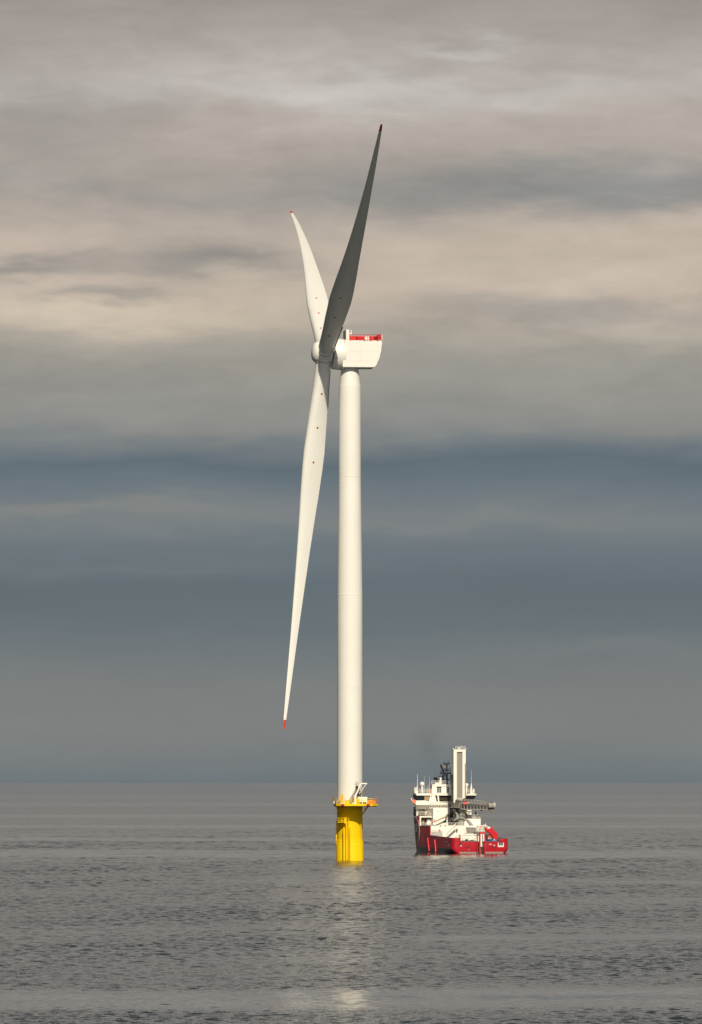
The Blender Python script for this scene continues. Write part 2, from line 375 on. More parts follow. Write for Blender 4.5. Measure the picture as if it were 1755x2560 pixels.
# boat landing tubes and ladder
for px in (859.8, 875.2):
    y = tp_y(px, 1.15, 3.05); b = MB().tube((tx(px),y,-2), (tx(px),y,tz(2072)), 0.17, n=12)
    b.tube((tx(px),y,tz(2072)), (tx(px),tp_y(px,-0.1),tz(2067)), 0.17, n=12)
    for py in (2081, 2111, 2132): b.tube((tx(px),y,tz(py)), (tx(px)*1.0,tp_y(px,-0.2,3.05),tz(py)), 0.12)
    b.build('boat_landing_tube', M['yrail'], tp, 40)
lad = MB()
for px in (865.3, 871.3): lad.tube((tx(px),tp_y(868,0.75,3.05),-1.5), (tx(px),tp_y(868,0.75,3.05),tz(2041)), 0.065)
k = tz(2150)
while k < tz(2041):
    lad.tube((tx(865.3),tp_y(868,0.75,3.05),k), (tx(871.3),tp_y(868,0.75,3.05),k), 0.025, n=5); k += 0.3
for py in (2050, 2081, 2108, 2136): 
    for px in (865.3, 871.3): lad.tube((tx(px),tp_y(868,0.75,3.05),tz(py)), (tx(px),tp_y(868,-0.2),tz(py)), 0.05, n=5)
lad.build('ladder', M['yrail'], tp)
lad = MB(); yl = tp_y(854.5, 0.55)
for px in (852, 857): lad.tube((tx(px),yl,tz(2057)), (tx(px),yl,tz(2011)), 0.06)
k = tz(2056)
while k < tz(2011): lad.tube((tx(852),yl,k), (tx(857),yl,k), 0.025, n=5); k += 0.3
lad.build('ladder', M['yrail'], tp)
rp = MB().box(tx(844.5), tx(864.5), -4.1, tp_y(864,-0.5), tz(2055.8), tz(2054.3))
rp.rail([(tx(844.8),-1.7,tz(2054.3)),(tx(844.8),-4.0,tz(2054.3)),(tx(864.2),-4.0,tz(2054.3))], 0.95, 0.045, 3, 0.8)
rp.tube((tx(846),-3.8,tz(2055.5)),(tx(848),-1.9,tz(2070)),0.06); rp.tube((tx(862),-3.8,tz(2055.5)),(tx(862),-2.4,tz(2070)),0.06)
rp.box(tx(861), tx(865), -4.15, -3.9, tz(2058), tz(2045))
rp.build('rest_platform', M['yrail'], tp)
# cable tubes left and right
jt = MB(); x = tx(840.9); jt.tube((x,-0.6,tz(2110)),(x,-0.6,tz(2051)),0.10); jt.tube((x,-0.6,tz(2051)),(x+0.5,-0.6,tz(2048)),0.10)
for py in (2054,2070,2090,2107): jt.tube((x,-0.6,tz(py)),(x+0.55,-0.6,tz(py)),0.05)
jt.build('cable_tube', M['yrail'], tp, 40)
jt = MB(); x = tx(902.4); y = tp_y(902.4,0.6); jt.tube((x,y,-2),(x,y,tz(2050)),0.10); jt.tube((x,y,tz(2050)),(x,y+0.1,tz(2016)),0.07)
for py in (2055,2078,2099,2123,2141): jt.tube((x,y,tz(py)),(x-0.25,y+0.8,tz(py)+0.1),0.075)
jt.build('cable_tube', M['yrail'], tp, 40)
# tower
tw = MB().lathe([(tz(2015),2.80),(tz(1488),2.80),(tz(1487.4),2.815),(tz(1485.6),2.815),(tz(1485),2.79),(tz(1193),2.45),(tz(1192.6),2.462),(tz(1191.2),2.462),(tz(1190.6),2.45),
   (tz(969),2.43),(tz(968),2.425),(tz(919),1.88),(tz(912),1.86)], n=144).build('tower', M['white'], turb, 4)
for py,rr_ in ((1487,2.803),(1192,2.458),(968.5,2.432),(1720,2.803)): MB().lathe([(tz(py)-0.05,rr_),(tz(py)-0.05,rr_+0.006),(tz(py)+0.05,rr_+0.006),(tz(py)+0.05,rr_)],n=144).build('flange_seam', M['seam'], tw, 30)
MB().lathe([(tz(919.5),1.95),(tz(916.5),1.95)], n=64).build('yaw_ring', M['grate'], tw, 30)
# work platform: wide octagonal deck reaching toward the boat side
zd0, zd1 = tz(2014.6), tz(2009.2)
dk = [(tx(834),-1.6),(tx(840),-5.6),(tx(851),-6.9),(tx(931),-7.3),(tx(944.5),-4.6),(tx(944.5),2.6),(tx(931),4.6),(tx(846),4.6),(tx(834),2.2)]
plat = MB().prism_z(dk, zd0, zd1).build('work_platform', M['yellow'], turb)
MB().prism_z([(p[0]*0.97,p[1]*0.97) for p in dk], zd0-0.16, zd0-0.003).build('deck_grating', M['deck'], plat)
for i, (p, q) in enumerate(zip(dk, dk[1:]+dk[:1])):
    MB().rail([(p[0],p[1],zd1),(q[0],q[1],zd1)], 1.1, 0.045, 3, 1.2).build('railing', M['yrail'] if i not in (3,4) else M['orange'], plat)
for x0, x1 in ((852.2,861.2),(915.8,925.4)): MB().box(tx(x0), tx(x1), -7.42, -7.0, tz(2013.6), tz(2009.6)).build('edge_plate', M['redpl'], plat)
br = MB(); br.tube((tx(921.5),-1.5,zd0),(tx(906),-1.0,tz(2036)),0.14); br.tube((tx(913),-1.5,zd0),(tx(911.5),-1.2,tz(2029)),0.12); br.build('brace', M['yellow'], plat, 40)
br = MB(); br.tube((tx(840),-1.5,zd0),(tx(846),-1.2,tz(2028)),0.12); br.build('brace', M['yellow'], plat, 40)
# nacelle
ny = Matrix.Rotation(YAW, 4, 'Z')
def ns(px): return (tx(px) - 0.44)/math.cos(YAW)
W = 3.15
side = [(ns(862),tz(852.5)),(ns(955.5),tz(852.5)),(ns(955.2),tz(862)),(ns(953.5),tz(878)),(ns(949),tz(897)),(ns(941.5),tz(915)),(ns(936.5),tz(920.5)),(ns(857),tz(920.5)),(ns(856.5),tz(915))]
na = MB().prism(side, -W, W).xf(ny).build('nacelle', M['white'], turb, 35, 0.10)
pl = MB()
for (xa,ya,xb,yb) in ((875,881,948,881),(875,905,944,905),(875.5,857,875.5,905),(948,881,944,905)):
    pl.tube((ns(xa),-W-0.003,tz(ya)),(ns(xb),-W-0.003,tz(yb)),0.018,n=4)
for py in (865.5,873.5,878.5,884,888,899,902.5): pl.box(ns(900),ns(904),-W-0.012,-W+0.02,tz(py)-0.03,tz(py)+0.03)
pl.xf(ny).build('panel_seam', paint('seam_grey',(0.55,0.53,0.49),0.6), na)
for px in (911.5,927,944): 
    MB().prism([(ns(px-3),tz(853.6)),(ns(px-1.5),tz(852.6)),(ns(px+1.5),tz(852.6)),(ns(px+3),tz(853.6)),(ns(px),tz(854.2))], -W-0.1, -W+0.05).xf(ny).build('bracket', M['grate'], na)
fl = MB().box(ns(874.5), ns(955), -W-0.05, W+0.05, tz(852.5)+0.004, tz(851.3)).xf(ny).build('hoist_deck', M['redrail'], na)
zr = tz(851.3)
for yy in (-W, W):
    r_ = MB(); zt = tz(838)
    for q in (0.5, 1.0): r_.tube((ns(874.8),yy,zr+(zt-zr)*q),(ns(954),yy,zr+(zt-zr)*q),0.055,n=5)
    for px in (875.5,883,892,900,911.5,919,927,935.5,944.5,953.5): r_.tube((ns(px),yy,zr-0.35),(ns(px),yy,zt),0.05,n=5)
    if yy > 0:
        for px0,px1 in ((876,917),(927,953)): r_.box(ns(px0),ns(px1),yy-0.02,yy+0.02,zr,zt-0.12)
    r_.xf(ny).build('red_fence', M['redrail'], na)
MB().box(ns(945.5),ns(953.2),-W+0.1,W-0.1,zr,tz(838.8)).xf(ny).build('red_end_box', M['redpl'], na)
MB().box(ns(915.5),ns(926),-1.0,1.6,zr,tz(841)).xf(ny).build('roof_hatch', M['cream'], na)
MB().box(ns(896),ns(913),-2.0,1.0,zr,tz(842)).xf(ny).build('red_cooler', M['redrail'], na)
MB().box(ns(954.2),ns(955.6),-W,W,tz(852.5),tz(838)).xf(ny).build('rear_post', M['cream'], na)
bx = MB().box(ns(865.2),ns(873.4),-W+0.02,1.2,tz(852.3),tz(826.8)).xf(ny).build('cooling_box', M['white'], na, bevel=0.05)
MB().box(ns(864.6),ns(865.2)-0.003,-W+0.1,1.1,tz(851),tz(827.5)).xf(ny).build('shaded_front', M['dgrey'], bx)  # shade of the upwind face put in as a dark plate
an = MB(); an.tube((ns(879.5),-2.4,tz(838)),(ns(879.5),-2.4,tz(827)),0.10); an.box(ns(875),ns(880.5),-2.5,-2.3,tz(838.5),tz(834.5)); an.xf(ny).build('wind_sensor', M['cabin'], na)
# rotor: generator ring, hub and blades
gen = MB().lathe([(1.95,3.1),(2.0,3.38),(2.12,3.45),(4.35,3.47),(4.55,3.42),(4.62,3.2)], hub, -aX, 96).build('generator', M['white'], turb, 35)
MB().lathe([(4.6,3.0),(5.4,2.8)], hub, -aX, 64).build('generator_seal', M['dark'], gen, 30)
hb = MB().lathe([(-1.78,2.35),(-1.7,2.46),(-1.0,2.56),(0.3,2.58),(1.2,2.52),(1.9,2.32),(2.35,1.98),(2.65,1.48),(2.82,0.8),(2.88,0.0)], hub, aX, 72).build('hub', M['white'], turb, 40)
MB().lathe([(-2.05,2.25),(-1.7,2.25)], hub, aX, 64).build('hub_seal', M['dark'], hb, 30)
# round raised emblem on the hub flank
em = MB(); nn = 28
def hub_pt(u, vv, off):   # point on hub flank facing the viewer: u along the axis, vv up
    r = 2.61+off; return hub + aX*u + hN*math.sqrt(max(0.01, r*r-vv*vv)) + vX*vv
for i in range(nn):
    for rr in (0.55, 0.40):
        t0, t1 = 2*math.pi*i/nn, 2*math.pi*(i+1)/nn
        em.tube(hub_pt(0.15+rr*math.cos(t0), -0.55+rr*math.sin(t0), 0.0), hub_pt(0.15+rr*math.cos(t1), -0.55+rr*math.sin(t1), 0.0), 0.03, n=4)
for vv in (-0.48,-0.62): em.tube(hub_pt(-0.12,vv,0), hub_pt(0.42,vv,0), 0.03, n=4)
em.build('emblem', paint('emblem_grey',(0.62,0.62,0.60),0.5), hb)
ball = MB().ball(tuple(hub_pt(1.12,-0.75,-0.12)), 0.16).build('lifting_eye', M['white'], hb, 60)
RB, CONE = 83.71, 1.49
U  = [0.0215,0.03,0.06,0.106,0.174,0.263,0.308,0.376,0.443,0.533,0.646,0.758,0.893,0.974,0.992,1.0]
CH = [3.46,3.46,3.55,3.80,4.38,4.90,4.76,4.27,3.63,2.95,2.25,1.62,1.02,0.60,0.50,0.30]
TK = [1.0,1.0,0.86,0.66,0.48,0.36,0.33,0.29,0.27,0.25,0.23,0.22,0.21,0.2,0.2,0.3]
TWI= [10,10,9,8,6.5,5,4.3,3.5,2.8,2.0,1.2,0.6,0.2,0,0,0]
PITCH = R_(-7.0)
def float_interp(x, a, b): return float(np.interp(x, a, b))
def interp(u, A): return float(np.interp(u, U, A))
def blade_frame(ang, b, u):
    r = math.cos(ang)*vX + math.sin(ang)*hN; tg = -math.sin(ang)*vX + math.cos(ang)*hN
    c = hub + RB*u*r + CONE*u*u*aX + b*u**2.3*tg
    d = PITCH - R_(interp(u, TWI))
    return c, aX*math.cos(d) + tg*math.sin(d), tg*math.cos(d) - aX*math.sin(d), r
def blade_pt(ang, b, u, s, side_):       # s: 0 leading edge .. 1 trailing edge, side +1/-1
    c, ch, th, r = blade_frame(ang, b, u); C_ = interp(u, CH); tk = interp(u, TK)
    af = 5*0.2*(0.2969*math.sqrt(s)-0.126*s-0.3516*s*s+0.2843*s**3-0.1036*s**4)/0.2*1.0
    circ = math.sqrt(max(0, s-s*s)); wq = min(1, max(0, (0.13-u)/0.10)); half = C_*tk*(af*(1-wq)+circ*wq)
    return c + ch*(C_*(0.49-s)) + th*(half*side_)
def blade(ang, b):
    uu = sorted(set(np.linspace(0.0215,0.974,64).tolist()+U)); N = 17
    ss = [0.5-0.5*math.cos(math.pi*i/(N-1)) for i in range(N)]
    def loft(us, name, mat, parent):
        vs, fs = [], []
        for u in us:
            vs += [blade_pt(ang,b,u,s,1) for s in ss] + [blade_pt(ang,b,u,s,-1) for s in ss[-2:0:-1]]
        m = 2*N-2
        for k in range(len(us)-1):
            for i in range(m): fs.append((k*m+i,k*m+(i+1)%m,(k+1)*m+(i+1)%m,(k+1)*m+i))
        fs.append(tuple(range(m))); fs.append(tuple(range((len(us)-1)*m, len(us)*m)))
        return MB().add(vs, fs).build(name, mat, parent, 50)
    bl = loft([u for u in uu if u <= 0.9741], 'blade', M['blade'], turb)
    loft([0.9741,0.98,0.986,0.992,0.997,1.0], 'blade_tip', M['tipred'], bl)
    c, ch, th, r = blade_frame(ang, b, 0.0); c0 = hub
    MB().lathe([(1.6,2.0),(2.16,2.0),(2.22,1.94),(2.22,1.75)], c0, r, 64).build('root_collar', M['white'], bl, 40)
    MB().lathe([(2.0,2.05),(2.05,2.05)], c0, r, 64).build('root_seal', M['dark'], bl, 40)
    for u in (0.109,0.199,0.291):
        for sd in (1,-1):
            p = blade_pt(ang,b,u,0.47,sd); q = p + (blade_pt(ang,b,u,0.47,sd)-blade_pt(ang,b,u,0.47,-sd)).normalized()*0.05
            MB().tube(p-(q-p)*3, q, 0.22, n=20).build('marker_dot', M['dot'], bl)
    vs, fs = [], []
    us = np.linspace(0.045,0.15,10).tolist()
    for u in us:
        c, ch, th, r = blade_frame(ang,b,u); p = blade_pt(ang,b,u,1.0,1)
        vs += [p+ch*0.35+th*0.02, p-ch*0.22+th*0.02, p-ch*0.22-th*0.02, p+ch*0.35-th*0.02]
    for k in range(len(us)-1):
        for i in range(4): fs.append((4*k+i,4*k+(i+1)%4,4*k+4+(i+1)%4,4*k+4+i))
    fs += [(0,1,2,3),(4*len(us)-4,4*len(us)-3,4*len(us)-2,4*len(us)-1)]
    MB().add(vs,fs).build('trailing_edge_strip', M['palegrey'], bl)
    return bl
TH0 = R_(63.95)
blade(TH0, -7.0); blade(TH0-2*math.pi/3, -10.0); blade(TH0+2*math.pi/3, -8.0)

# door, stair and landing on the tower foot
dr = MB().box(tx(889),tx(895.2),-2.86,-2.5,tz(1986),tz(1965)).build('door', M['black'], tw)
dc = MB()
for i in range(8):
    t0, t1 = math.pi*i/8, math.pi*(i+1)/8; cx = tx(892.2)
    dc.tube((cx+0.45*math.cos(t0),-2.95,tz(1960)+0.30*math.sin(t0)),(cx+0.45*math.cos(t1),-2.95,tz(1960)+0.30*math.sin(t1)),0.04,n=5)
dc.tube((cx,-2.95,tz(1960)),(cx,-2.95,tz(1952)),0.04); dc.ball((cx,-2.95,tz(1962)),0.13); dc.build('door_lamp', M['grate'], tw)
st = MB(); p0, p1 = Vector((tx(874),-3.3,zd1)), Vector((tx(890.5),-3.1,tz(1982)))
for o in (0,-0.6):
    oo = Vector((0,o,0)); st.tube(p0+oo,p1+oo,0.10); st.tube(p0+oo+Vector((0,0,1)),p1+oo+Vector((0,0,1)),0.045,n=5)
    for i in range(5): q = p0.lerp(p1,i/4)+oo; st.tube(q,q+Vector((0,0,1)),0.04,n=5)
for i in range(9): q = p0.lerp(p1,i/9); st.box(q.x-0.12,q.x+0.12,q.y-0.6,q.y,q.z,q.z+0.05)
st.build('stair', M['grate'], tw)
la = MB().box(tx(889),tx(904),-3.9,-2.0,tz(1984),tz(1981.5)); la.rail([(tx(893),-3.8,tz(1981.5)),(tx(904),-3.8,tz(1981.5)),(tx(904),-2.4,tz(1981.5))],0.9,0.04,2,0.5)
la.box(tx(895),tx(902),-3.5,-2.4,tz(1990),tz(1984)); la.build('door_landing', M['dgrey'], tw)

# ------------------------------------------------------------------ things on the work platform
cr = empty('davit_crane', (TX0+tx(888), D-3.9, zd1))
tag(cr, 'white davit crane with a bent arm beside the tower on the yellow work platform', 'crane')
def cx(px): return (px-888)*S
def cz(py): return tz(py)-zd1
MB().lathe([(0,0.42),(0.3,0.42),(0.35,0.30),(cz(1990),0.28)],n=20).build('pedestal', M['cabin'], cr, 40)
c_ = MB(); c_.tube((cx(888),0,cz(1991)),(cx(902.5),0,cz(1959)),0.20,0.14,12); c_.ball((cx(888),0,cz(1991)),0.30); c_.build('boom', M['cabin'], cr, 40)
MB().box(cx(901),cx(917.8),-0.14,0.14,cz(1960.3),cz(1957.4)).build('jib', M['cabin'], cr, bevel=0.03)
c_ = MB(); c_.tube((cx(915.5),0,cz(1960)),(cx(905.5),0,cz(1974)),0.07); c_.tube((cx(905.5),0,cz(1974)),(cx(898),0,cz(1985)),0.06); c_.build('strut', M['cabin'], cr)
ct = empty('container', (TX0+tx(906), D-4.3, zd1))
tag(ct, 'small white equipment container on the right half of the yellow work platform', 'container')
MB().box(-1.07,1.07,-0.7,0.7,0.40,1.50).build('box', M['cabin'], ct, bevel=0.03)
for x_ in (-1.0,0.0,0.95): MB().box(x_-0.07,x_+0.07,-0.65,0.65,0,0.397).build('skid', M['cabin'], ct)
MB().box(-0.95,0.9,-0.5,0.6,0.05,0.39).build('skid_gap_shade', M['black'], ct)  # shade in the openings under the container put in as a black block
MB().box(-0.66,-0.6,-0.72,-0.69,1.05,1.3).build('handle', M['dgrey'], ct)
lt = MB(); lt.box(-0.3,0.45,-0.712,-0.7,0.56,0.62); lt.build('nameplate', M['grate'], ct)
yc = empty('cabinet', (TX0+tx(895), D-5.9, zd1)); tag(yc, 'yellow cabinet with black warning marks in front of the white container', 'cabinet')
MB().box(-0.31,0.31,-0.2,0.2,0,1.16).build('cabinet_body', M['yrail'], yc, bevel=0.02)
wm = MB(); wm.prism([(-0.14,0.78),(0.14,0.78),(0.0,1.02)],-0.215,-0.203); wm.build('warning_mark', M['black'], yc); MB().box(-0.13,0.13,-0.215,-0.203,0.38,0.46).build('warning_mark', M['black'], yc)
def crate(x_, w_, h_, label, d_=4.9):
    o = empty('bag', (TX0+tx(x_), D-d_+0.1, zd1)); tag(o, label, 'bag', 'orange bags on the platform')
    p = MB(); p.prism([(-w_,0),(w_,0),(w_*1.05,h_*0.6),(w_*0.7,h_),(-w_*0.6,h_*0.95),(-w_*1.05,h_*0.55)],-0.35,0.35); p.build('sack', M['orange'], o, bevel=0.08)
    q = MB(); q.tube((-w_*0.4,-0.3,h_*0.9),(0,-0.3,h_*1.15),0.03,n=5); q.tube((0,-0.3,h_*1.15),(w_*0.4,-0.3,h_*0.9),0.03,n=5); q.build('strap', M['dgrey'], o)
crate(922.5, 0.45, 0.80, 'orange bag beside the white container on the work platform', 4.6)
crate(930.5, 0.55, 0.85, 'orange bag farther right on the work platform, near its railing corner', 3.9)
gt = empty('access_gate', (TX0+tx(853.5), D-6.2, zd1)); tag(gt, 'tall yellow access gate at the top of the ladder on the work platform', 'gate')
g_ = MB()
for a_, b_ in (((849.5,2009),(853.5,1985)),((857.5,2009),(857.5,1985)),((853.5,1985),(857.5,1985)),((850.5,2003),(857.5,2003)),((851.5,1997),(857.5,1997)),((853,1991),(857.5,1991))):
    g_.tube(((a_[0]-853.5)*S,0,cz(a_[1])),((b_[0]-853.5)*S,0,cz(b_[1])),0.09)
g_.build('gate_frame', M['yrail'], gt, 40); MB().box(-0.02*1,0.32,-0.03,0.03,0.9,1.9).build('gate_panel', M['orange'], gt)
pw = MB().box(-0.13,0.13,-0.12,0.12,0,1.35); pw.box(-0.2,0.2,-0.16,0.16,-0.12,0.02); pw.ball((0,0,1.42),0.14)
o = pw.build('marker_post', M['deck']); o.location = (TX0+tx(830.8)+0.2, D-1.2, zd1); tag(o, 'dark post at the left end of the work platform', 'post')
o = MB(); o.lathe([(0,0.28),(0.1,0.34),(0.55,0.34),(0.62,0.26)],n=16); o.box(-0.35,0.35,-0.3,0.3,-0.001,0.06)
o = o.build('drum', M['cabin'], None, 40); o.location = (TX0+tx(836.5), D-3.2, zd1); tag(o, 'pale drum near the left end of the work platform', 'drum')
o = MB(); o.lathe([(-0.5,0.1),(-0.5,0.38),(-0.42,0.38),(-0.42,0.22),(0.42,0.22),(0.42,0.38),(0.5,0.38),(0.5,0.1)],(0,0,0.42),(1,0.2,0),16); o.box(-0.55,0.55,-0.25,0.25,0,0.12)
o = o.build('winch', M['grate'], None, 40); o.location = (TX0+tx(844.5), D-4.2, zd1); tag(o, 'grey winch between the pale drum and the yellow gate', 'winch')
yb = empty('tool_box', (TX0+tx(867.5), D-4.9, zd1)); tag(yb, 'low yellow tool box left of the white crane base', 'box')
MB().box(-0.55,0.5,-0.3,0.3,0,0.65).build('box_body', M['yrail'], yb, bevel=0.03); MB().box(-0.58,0.53,-0.33,0.33,0.653,0.72).build('lid', M['dgrey'], yb)

# ================================================================== service ship
SY, GAM = 1484.0, R_(14.0)
SX = (1200.0-877.5)/F_PX*SY + 0.17
ship = empty('service_ship', (SX, SY, 0), GAM)
tag(ship, 'red and white service ship with a tall gangway tower, seen from astern', 'ship')
cg, sg = math.cos(GAM), math.sin(GAM)
def P(zx, zy, ly):      # a place on the ship at length ly from the stern -> (across, up)
    k = (1010+zx/5.689-877.5)/F_PX
    lx = (k*(SY+ly*cg) - SX + ly*sg)/(cg - k*sg)
    Y = SY + lx*sg + ly*cg
    return lx, CAM_H - (1820+zy/5.689-EYE)/F_PX*Y
def X(zx, ly): return P(zx, 0, ly)[0]
def Z(zy, ly, zx=700): return P(zx, zy, ly)[1]
def sbox(zx0, zx1, zy0, zy1, ly, dep):       # a box whose after face sits at length ly
    a, zb = P(zx0, max(zy0,zy1), ly); b, zt = P(zx1, min(zy0,zy1), ly)
    return MB().box(a, b, ly, ly+dep, zb, zt)
# hull
def hb_(y, z):
    zz = max(0.0, min(1.0, z/9.0)); y0 = 28+3*zz; ys = 54+3*zz
    base = 7.17 if z > 0 else 7.17-0.25*z*z
    if y > y0: base *= max(0.0, 1-((y-y0)/(ys-y0))**2.1)
    if y < 1.4: base -= 1.0*(1-math.sqrt(max(0, 1-((1.4-y)/1.4)**2)))
    if y < 8: base -= 0.9*max(0,(0.9-z))/0.9*(1-y/8)      # raised after bottom
    return max(0.02, base)
def hull_block(y0, y1, zt0, zt1, zb):
    n = max(8, int((y1-y0)/0.5)); K = 12; vs = []; fs = []
    ys = [y0+(y1-y0)*i/n for i in range(n+1)]
    if y0 == 0: ys = [0,0.12,0.3,0.6,1.0,1.5]+[y for y in ys if y > 1.6]
    for y in ys:
        zt = zt0+(zt1-zt0)*(y-y0)/(y1-y0)
        zs = [zb+(zt-zb)*k/K for k in range(K+1)]
        row_ = [(-hb_(y,z),y,z) for z in zs]+[(hb_(y,z),y,z) for z in reversed(zs)]
        vs += row_
    m = 2*K+2
    for k in range(len(ys)-1):
        for i in range(m): fs.append((k*m+i,k*m+(i+1)%m,(k+1)*m+(i+1)%m,(k+1)*m+i))
    fs.append(tuple(range(m))); fs.append(tuple(range((len(ys)-1)*m,len(ys)*m)))
    return vs, fs
h_ = MB()
h_.add(*hull_block(0,21.5,2.9,2.9,-1.6)); h_.add(*hull_block(21.5,38.2,6.55,6.55,-1.6)); h_.add(*hull_block(38.2,57.5,9.0,9.9,-1.6))
hull = h_.build('hull', M['hull'], ship, 28)
def hull_top(y0,y1,z): return MB().prism_z([(-hb_(y,z)+0.05,y) for y in np.linspace(y0,y1,24).tolist()]+[(hb_(y,z)-0.05,y) for y in np.linspace(y1,y0,24).tolist()], z+0.004, z+0.03).build('deck', M['deckg'], hull)
for q_ in ((0.35,21.4,2.9),(21.6,38.1,6.55),(38.3,41.0,9.02)): hull_top(*q_)
def side_wall(sgn, y0, y1, z0, za, zb, n=40, th=0.16):
    vs, fs = [], []
    ys = [y0+(y1-y0)*i/n for i in range(n+1)]
    if y0 == 0: ys = [0,0.06,0.15,0.3,0.6,1.0,1.4]+[y for y in ys if y > 1.5]
    for y in ys:
        zt = za+(zb-za)*(y-y0)/(y1-y0)
        w_ = hb_(y,3.0); vs += [(sgn*w_,y,z0),(sgn*w_,y,zt),(sgn*(w_-th),y+(0.16 if y < 0.1 else 0),zt),(sgn*(w_-th),y+(0.16 if y < 0.1 else 0),z0)]
    for k in range(len(ys)-1):
        for i in range(4): fs.append((4*k+i,4*k+(i+1)%4,4*k+4+(i+1)%4,4*k+4+i))
    fs += [(0,1,2,3),tuple(4*(len(ys)-1)+i for i in range(4))]
    return MB().add(vs, fs)
side_wall(-1,0,21.5,2.895,3.85,4.35).build('bulwark', M['hull'], hull, 30)
side_wall(1,0,21.5,2.895,3.55,4.35).build('bulwark', M['hull'], hull, 30)
vs_ = []; wl_ = MB(); ys_ = np.linspace(32.4,38.2,13).tolist()
for y in ys_: vs_ += [(-hb_(y,6.5),y,6.5),(-hb_(y,9.0),y,9.0),(-hb_(y,9.0)+0.15,y,9.0),(-hb_(y,6.5)+0.15,y,6.5)]
wl_.add(vs_, [(4*k+i,4*k+(i+1)%4,4*k+4+(i+1)%4,4*k+4+i) for k in range(12) for i in range(4)]+[(0,1,2,3),(48,49,50,51)]); wl_.build('bulwark', M['hull'], hull, 30)
MB().box(-6.0,-5.0,0.02,0.2,2.9,3.85).build('bulwark', M['hull'], hull, bevel=0.06)
MB().box(4.75,6.0,0.02,0.2,2.9,3.55).build('bulwark', M['hull'], hull, bevel=0.06)
MB().box(-5.4,5.7,-0.03,0.3,0.0,0.42).build('stern_strip', M['palegrey'], hull)
def on_hull(y, z, off=0.03): return Vector((-hb_(y,z)-off, y, z))
# sloping red fenders on the port side
for (ya, za, yb_, zb_) in ((23.2,3.6,21.6,0.35),(16.4,3.2,15.2,0.2)):
    f_ = MB(); f_.tube(on_hull(ya,za,0.12),on_hull(yb_,zb_,0.12),0.21,0.21,10); f_.build('fender', M['shipred'], hull, 40)
for (y,z,r) in ((25.2,3.9,0.35),(2.2,3.2,0.28),(12.5,2.4,0.22)): MB().tube(on_hull(y,z,-0.1),on_hull(y,z,0.03),r,n=16).build('fairlead', M['black'], hull)
hm = MB(); hm.box(-7.20,-7.10,3.2,4.4,1.9,2.1); hm.box(-7.20,-7.10,5.0,7.0,2.75,2.9); hm.build('hull_marking', M['pale'], hull)
for y0 in (26.2,28.0,29.6): MB().box(-7.21,-7.0,y0,y0+0.45,4.6,5.9).build('freeing_port', M['redpl'], hull)
MB().box(-7.20,-6.9,28.15,28.35,2.3,4.6).build('draught_strip', M['redrail'], hull)
# round emblem on the port bow: pale ring, dark bar, grey shapes and red flame drop
def ring_strip(cy, cz_, ry, rz, wth, mat, name, a_from=0, a_to=360, off=0.04):
    vs, fs = [], []; n = 48
    for i in range(n+1):
        t = R_(a_from+(a_to-a_from)*i/n)
        for q in (1.0, 1.0-wth):
            vs.append(on_hull(cy+ry*q*math.cos(t), cz_+rz*q*math.sin(t), off)); vs.append(on_hull(cy+ry*q*math.cos(t), cz_+rz*q*math.sin(t), off-0.05))
    for i in range(n):
        k = 4*i; fs += [(k,k+4,k+6,k+2),(k+1,k+3,k+7,k+5),(k,k+1,k+5,k+4),(k+2,k+6,k+7,k+3)]
    return MB().add(vs, fs).build(name, mat, hull)
def patch(poly, mat, name, off=0.05):
    vs = [on_hull(y,z,off) for y,z in poly]+[on_hull(y,z,off-0.05) for y,z in poly]; n = len(poly)
    fs = [tuple(range(n)),tuple(range(2*n-1,n-1,-1))]+[(i,(i+1)%n,(i+1)%n+n,i+n) for i in range(n)]
    return MB().add(vs, fs).build(name, mat, hull)
ring_strip(36.4,5.0,4.9,3.75,0.13,M['pale'],'emblem_ring'); ring_strip(36.4,5.0,4.1,3.1,0.07,M['pale'],'emblem_ring',off=0.035)
patch([(y-1.8,z) for y,z in [(35.4,7.2),(35.4,8.2),(40.4,8.2),(40.4,7.2)]],M['redpl'],'emblem_bar',0.06)
patch([(y-1.8,z) for y,z in [(37.2,5.2),(37.2,7.1),(40.6,7.1),(40.6,5.2)]],M['pale'],'emblem_block')
patch([(y-1.8,z) for y,z in [(38.4,3.4),(37.4,5.0),(40.4,5.0),(39.6,3.0)]],M['dgrey'],'emblem_block')
patch([(y-1.8,z) for y,z in [(39.4,3.0),(39.9,5.6),(41.2,5.6),(40.4,3.0)]],M['cream'],'emblem_stroke',0.07)
patch([(y-1.8,z) for y,z in [(37.4,2.2),(38.2,3.3),(39.4,2.6),(39.6,1.7),(38.4,1.1),(37.5,1.5)]],M['orgbuoy'],'emblem_flame',0.06)
patch([(y-1.8,z) for y,z in [(37.0,8.45),(37.0,8.85),(39.4,8.85),(39.4,8.45)]],M['pale'],'bow_lettering')
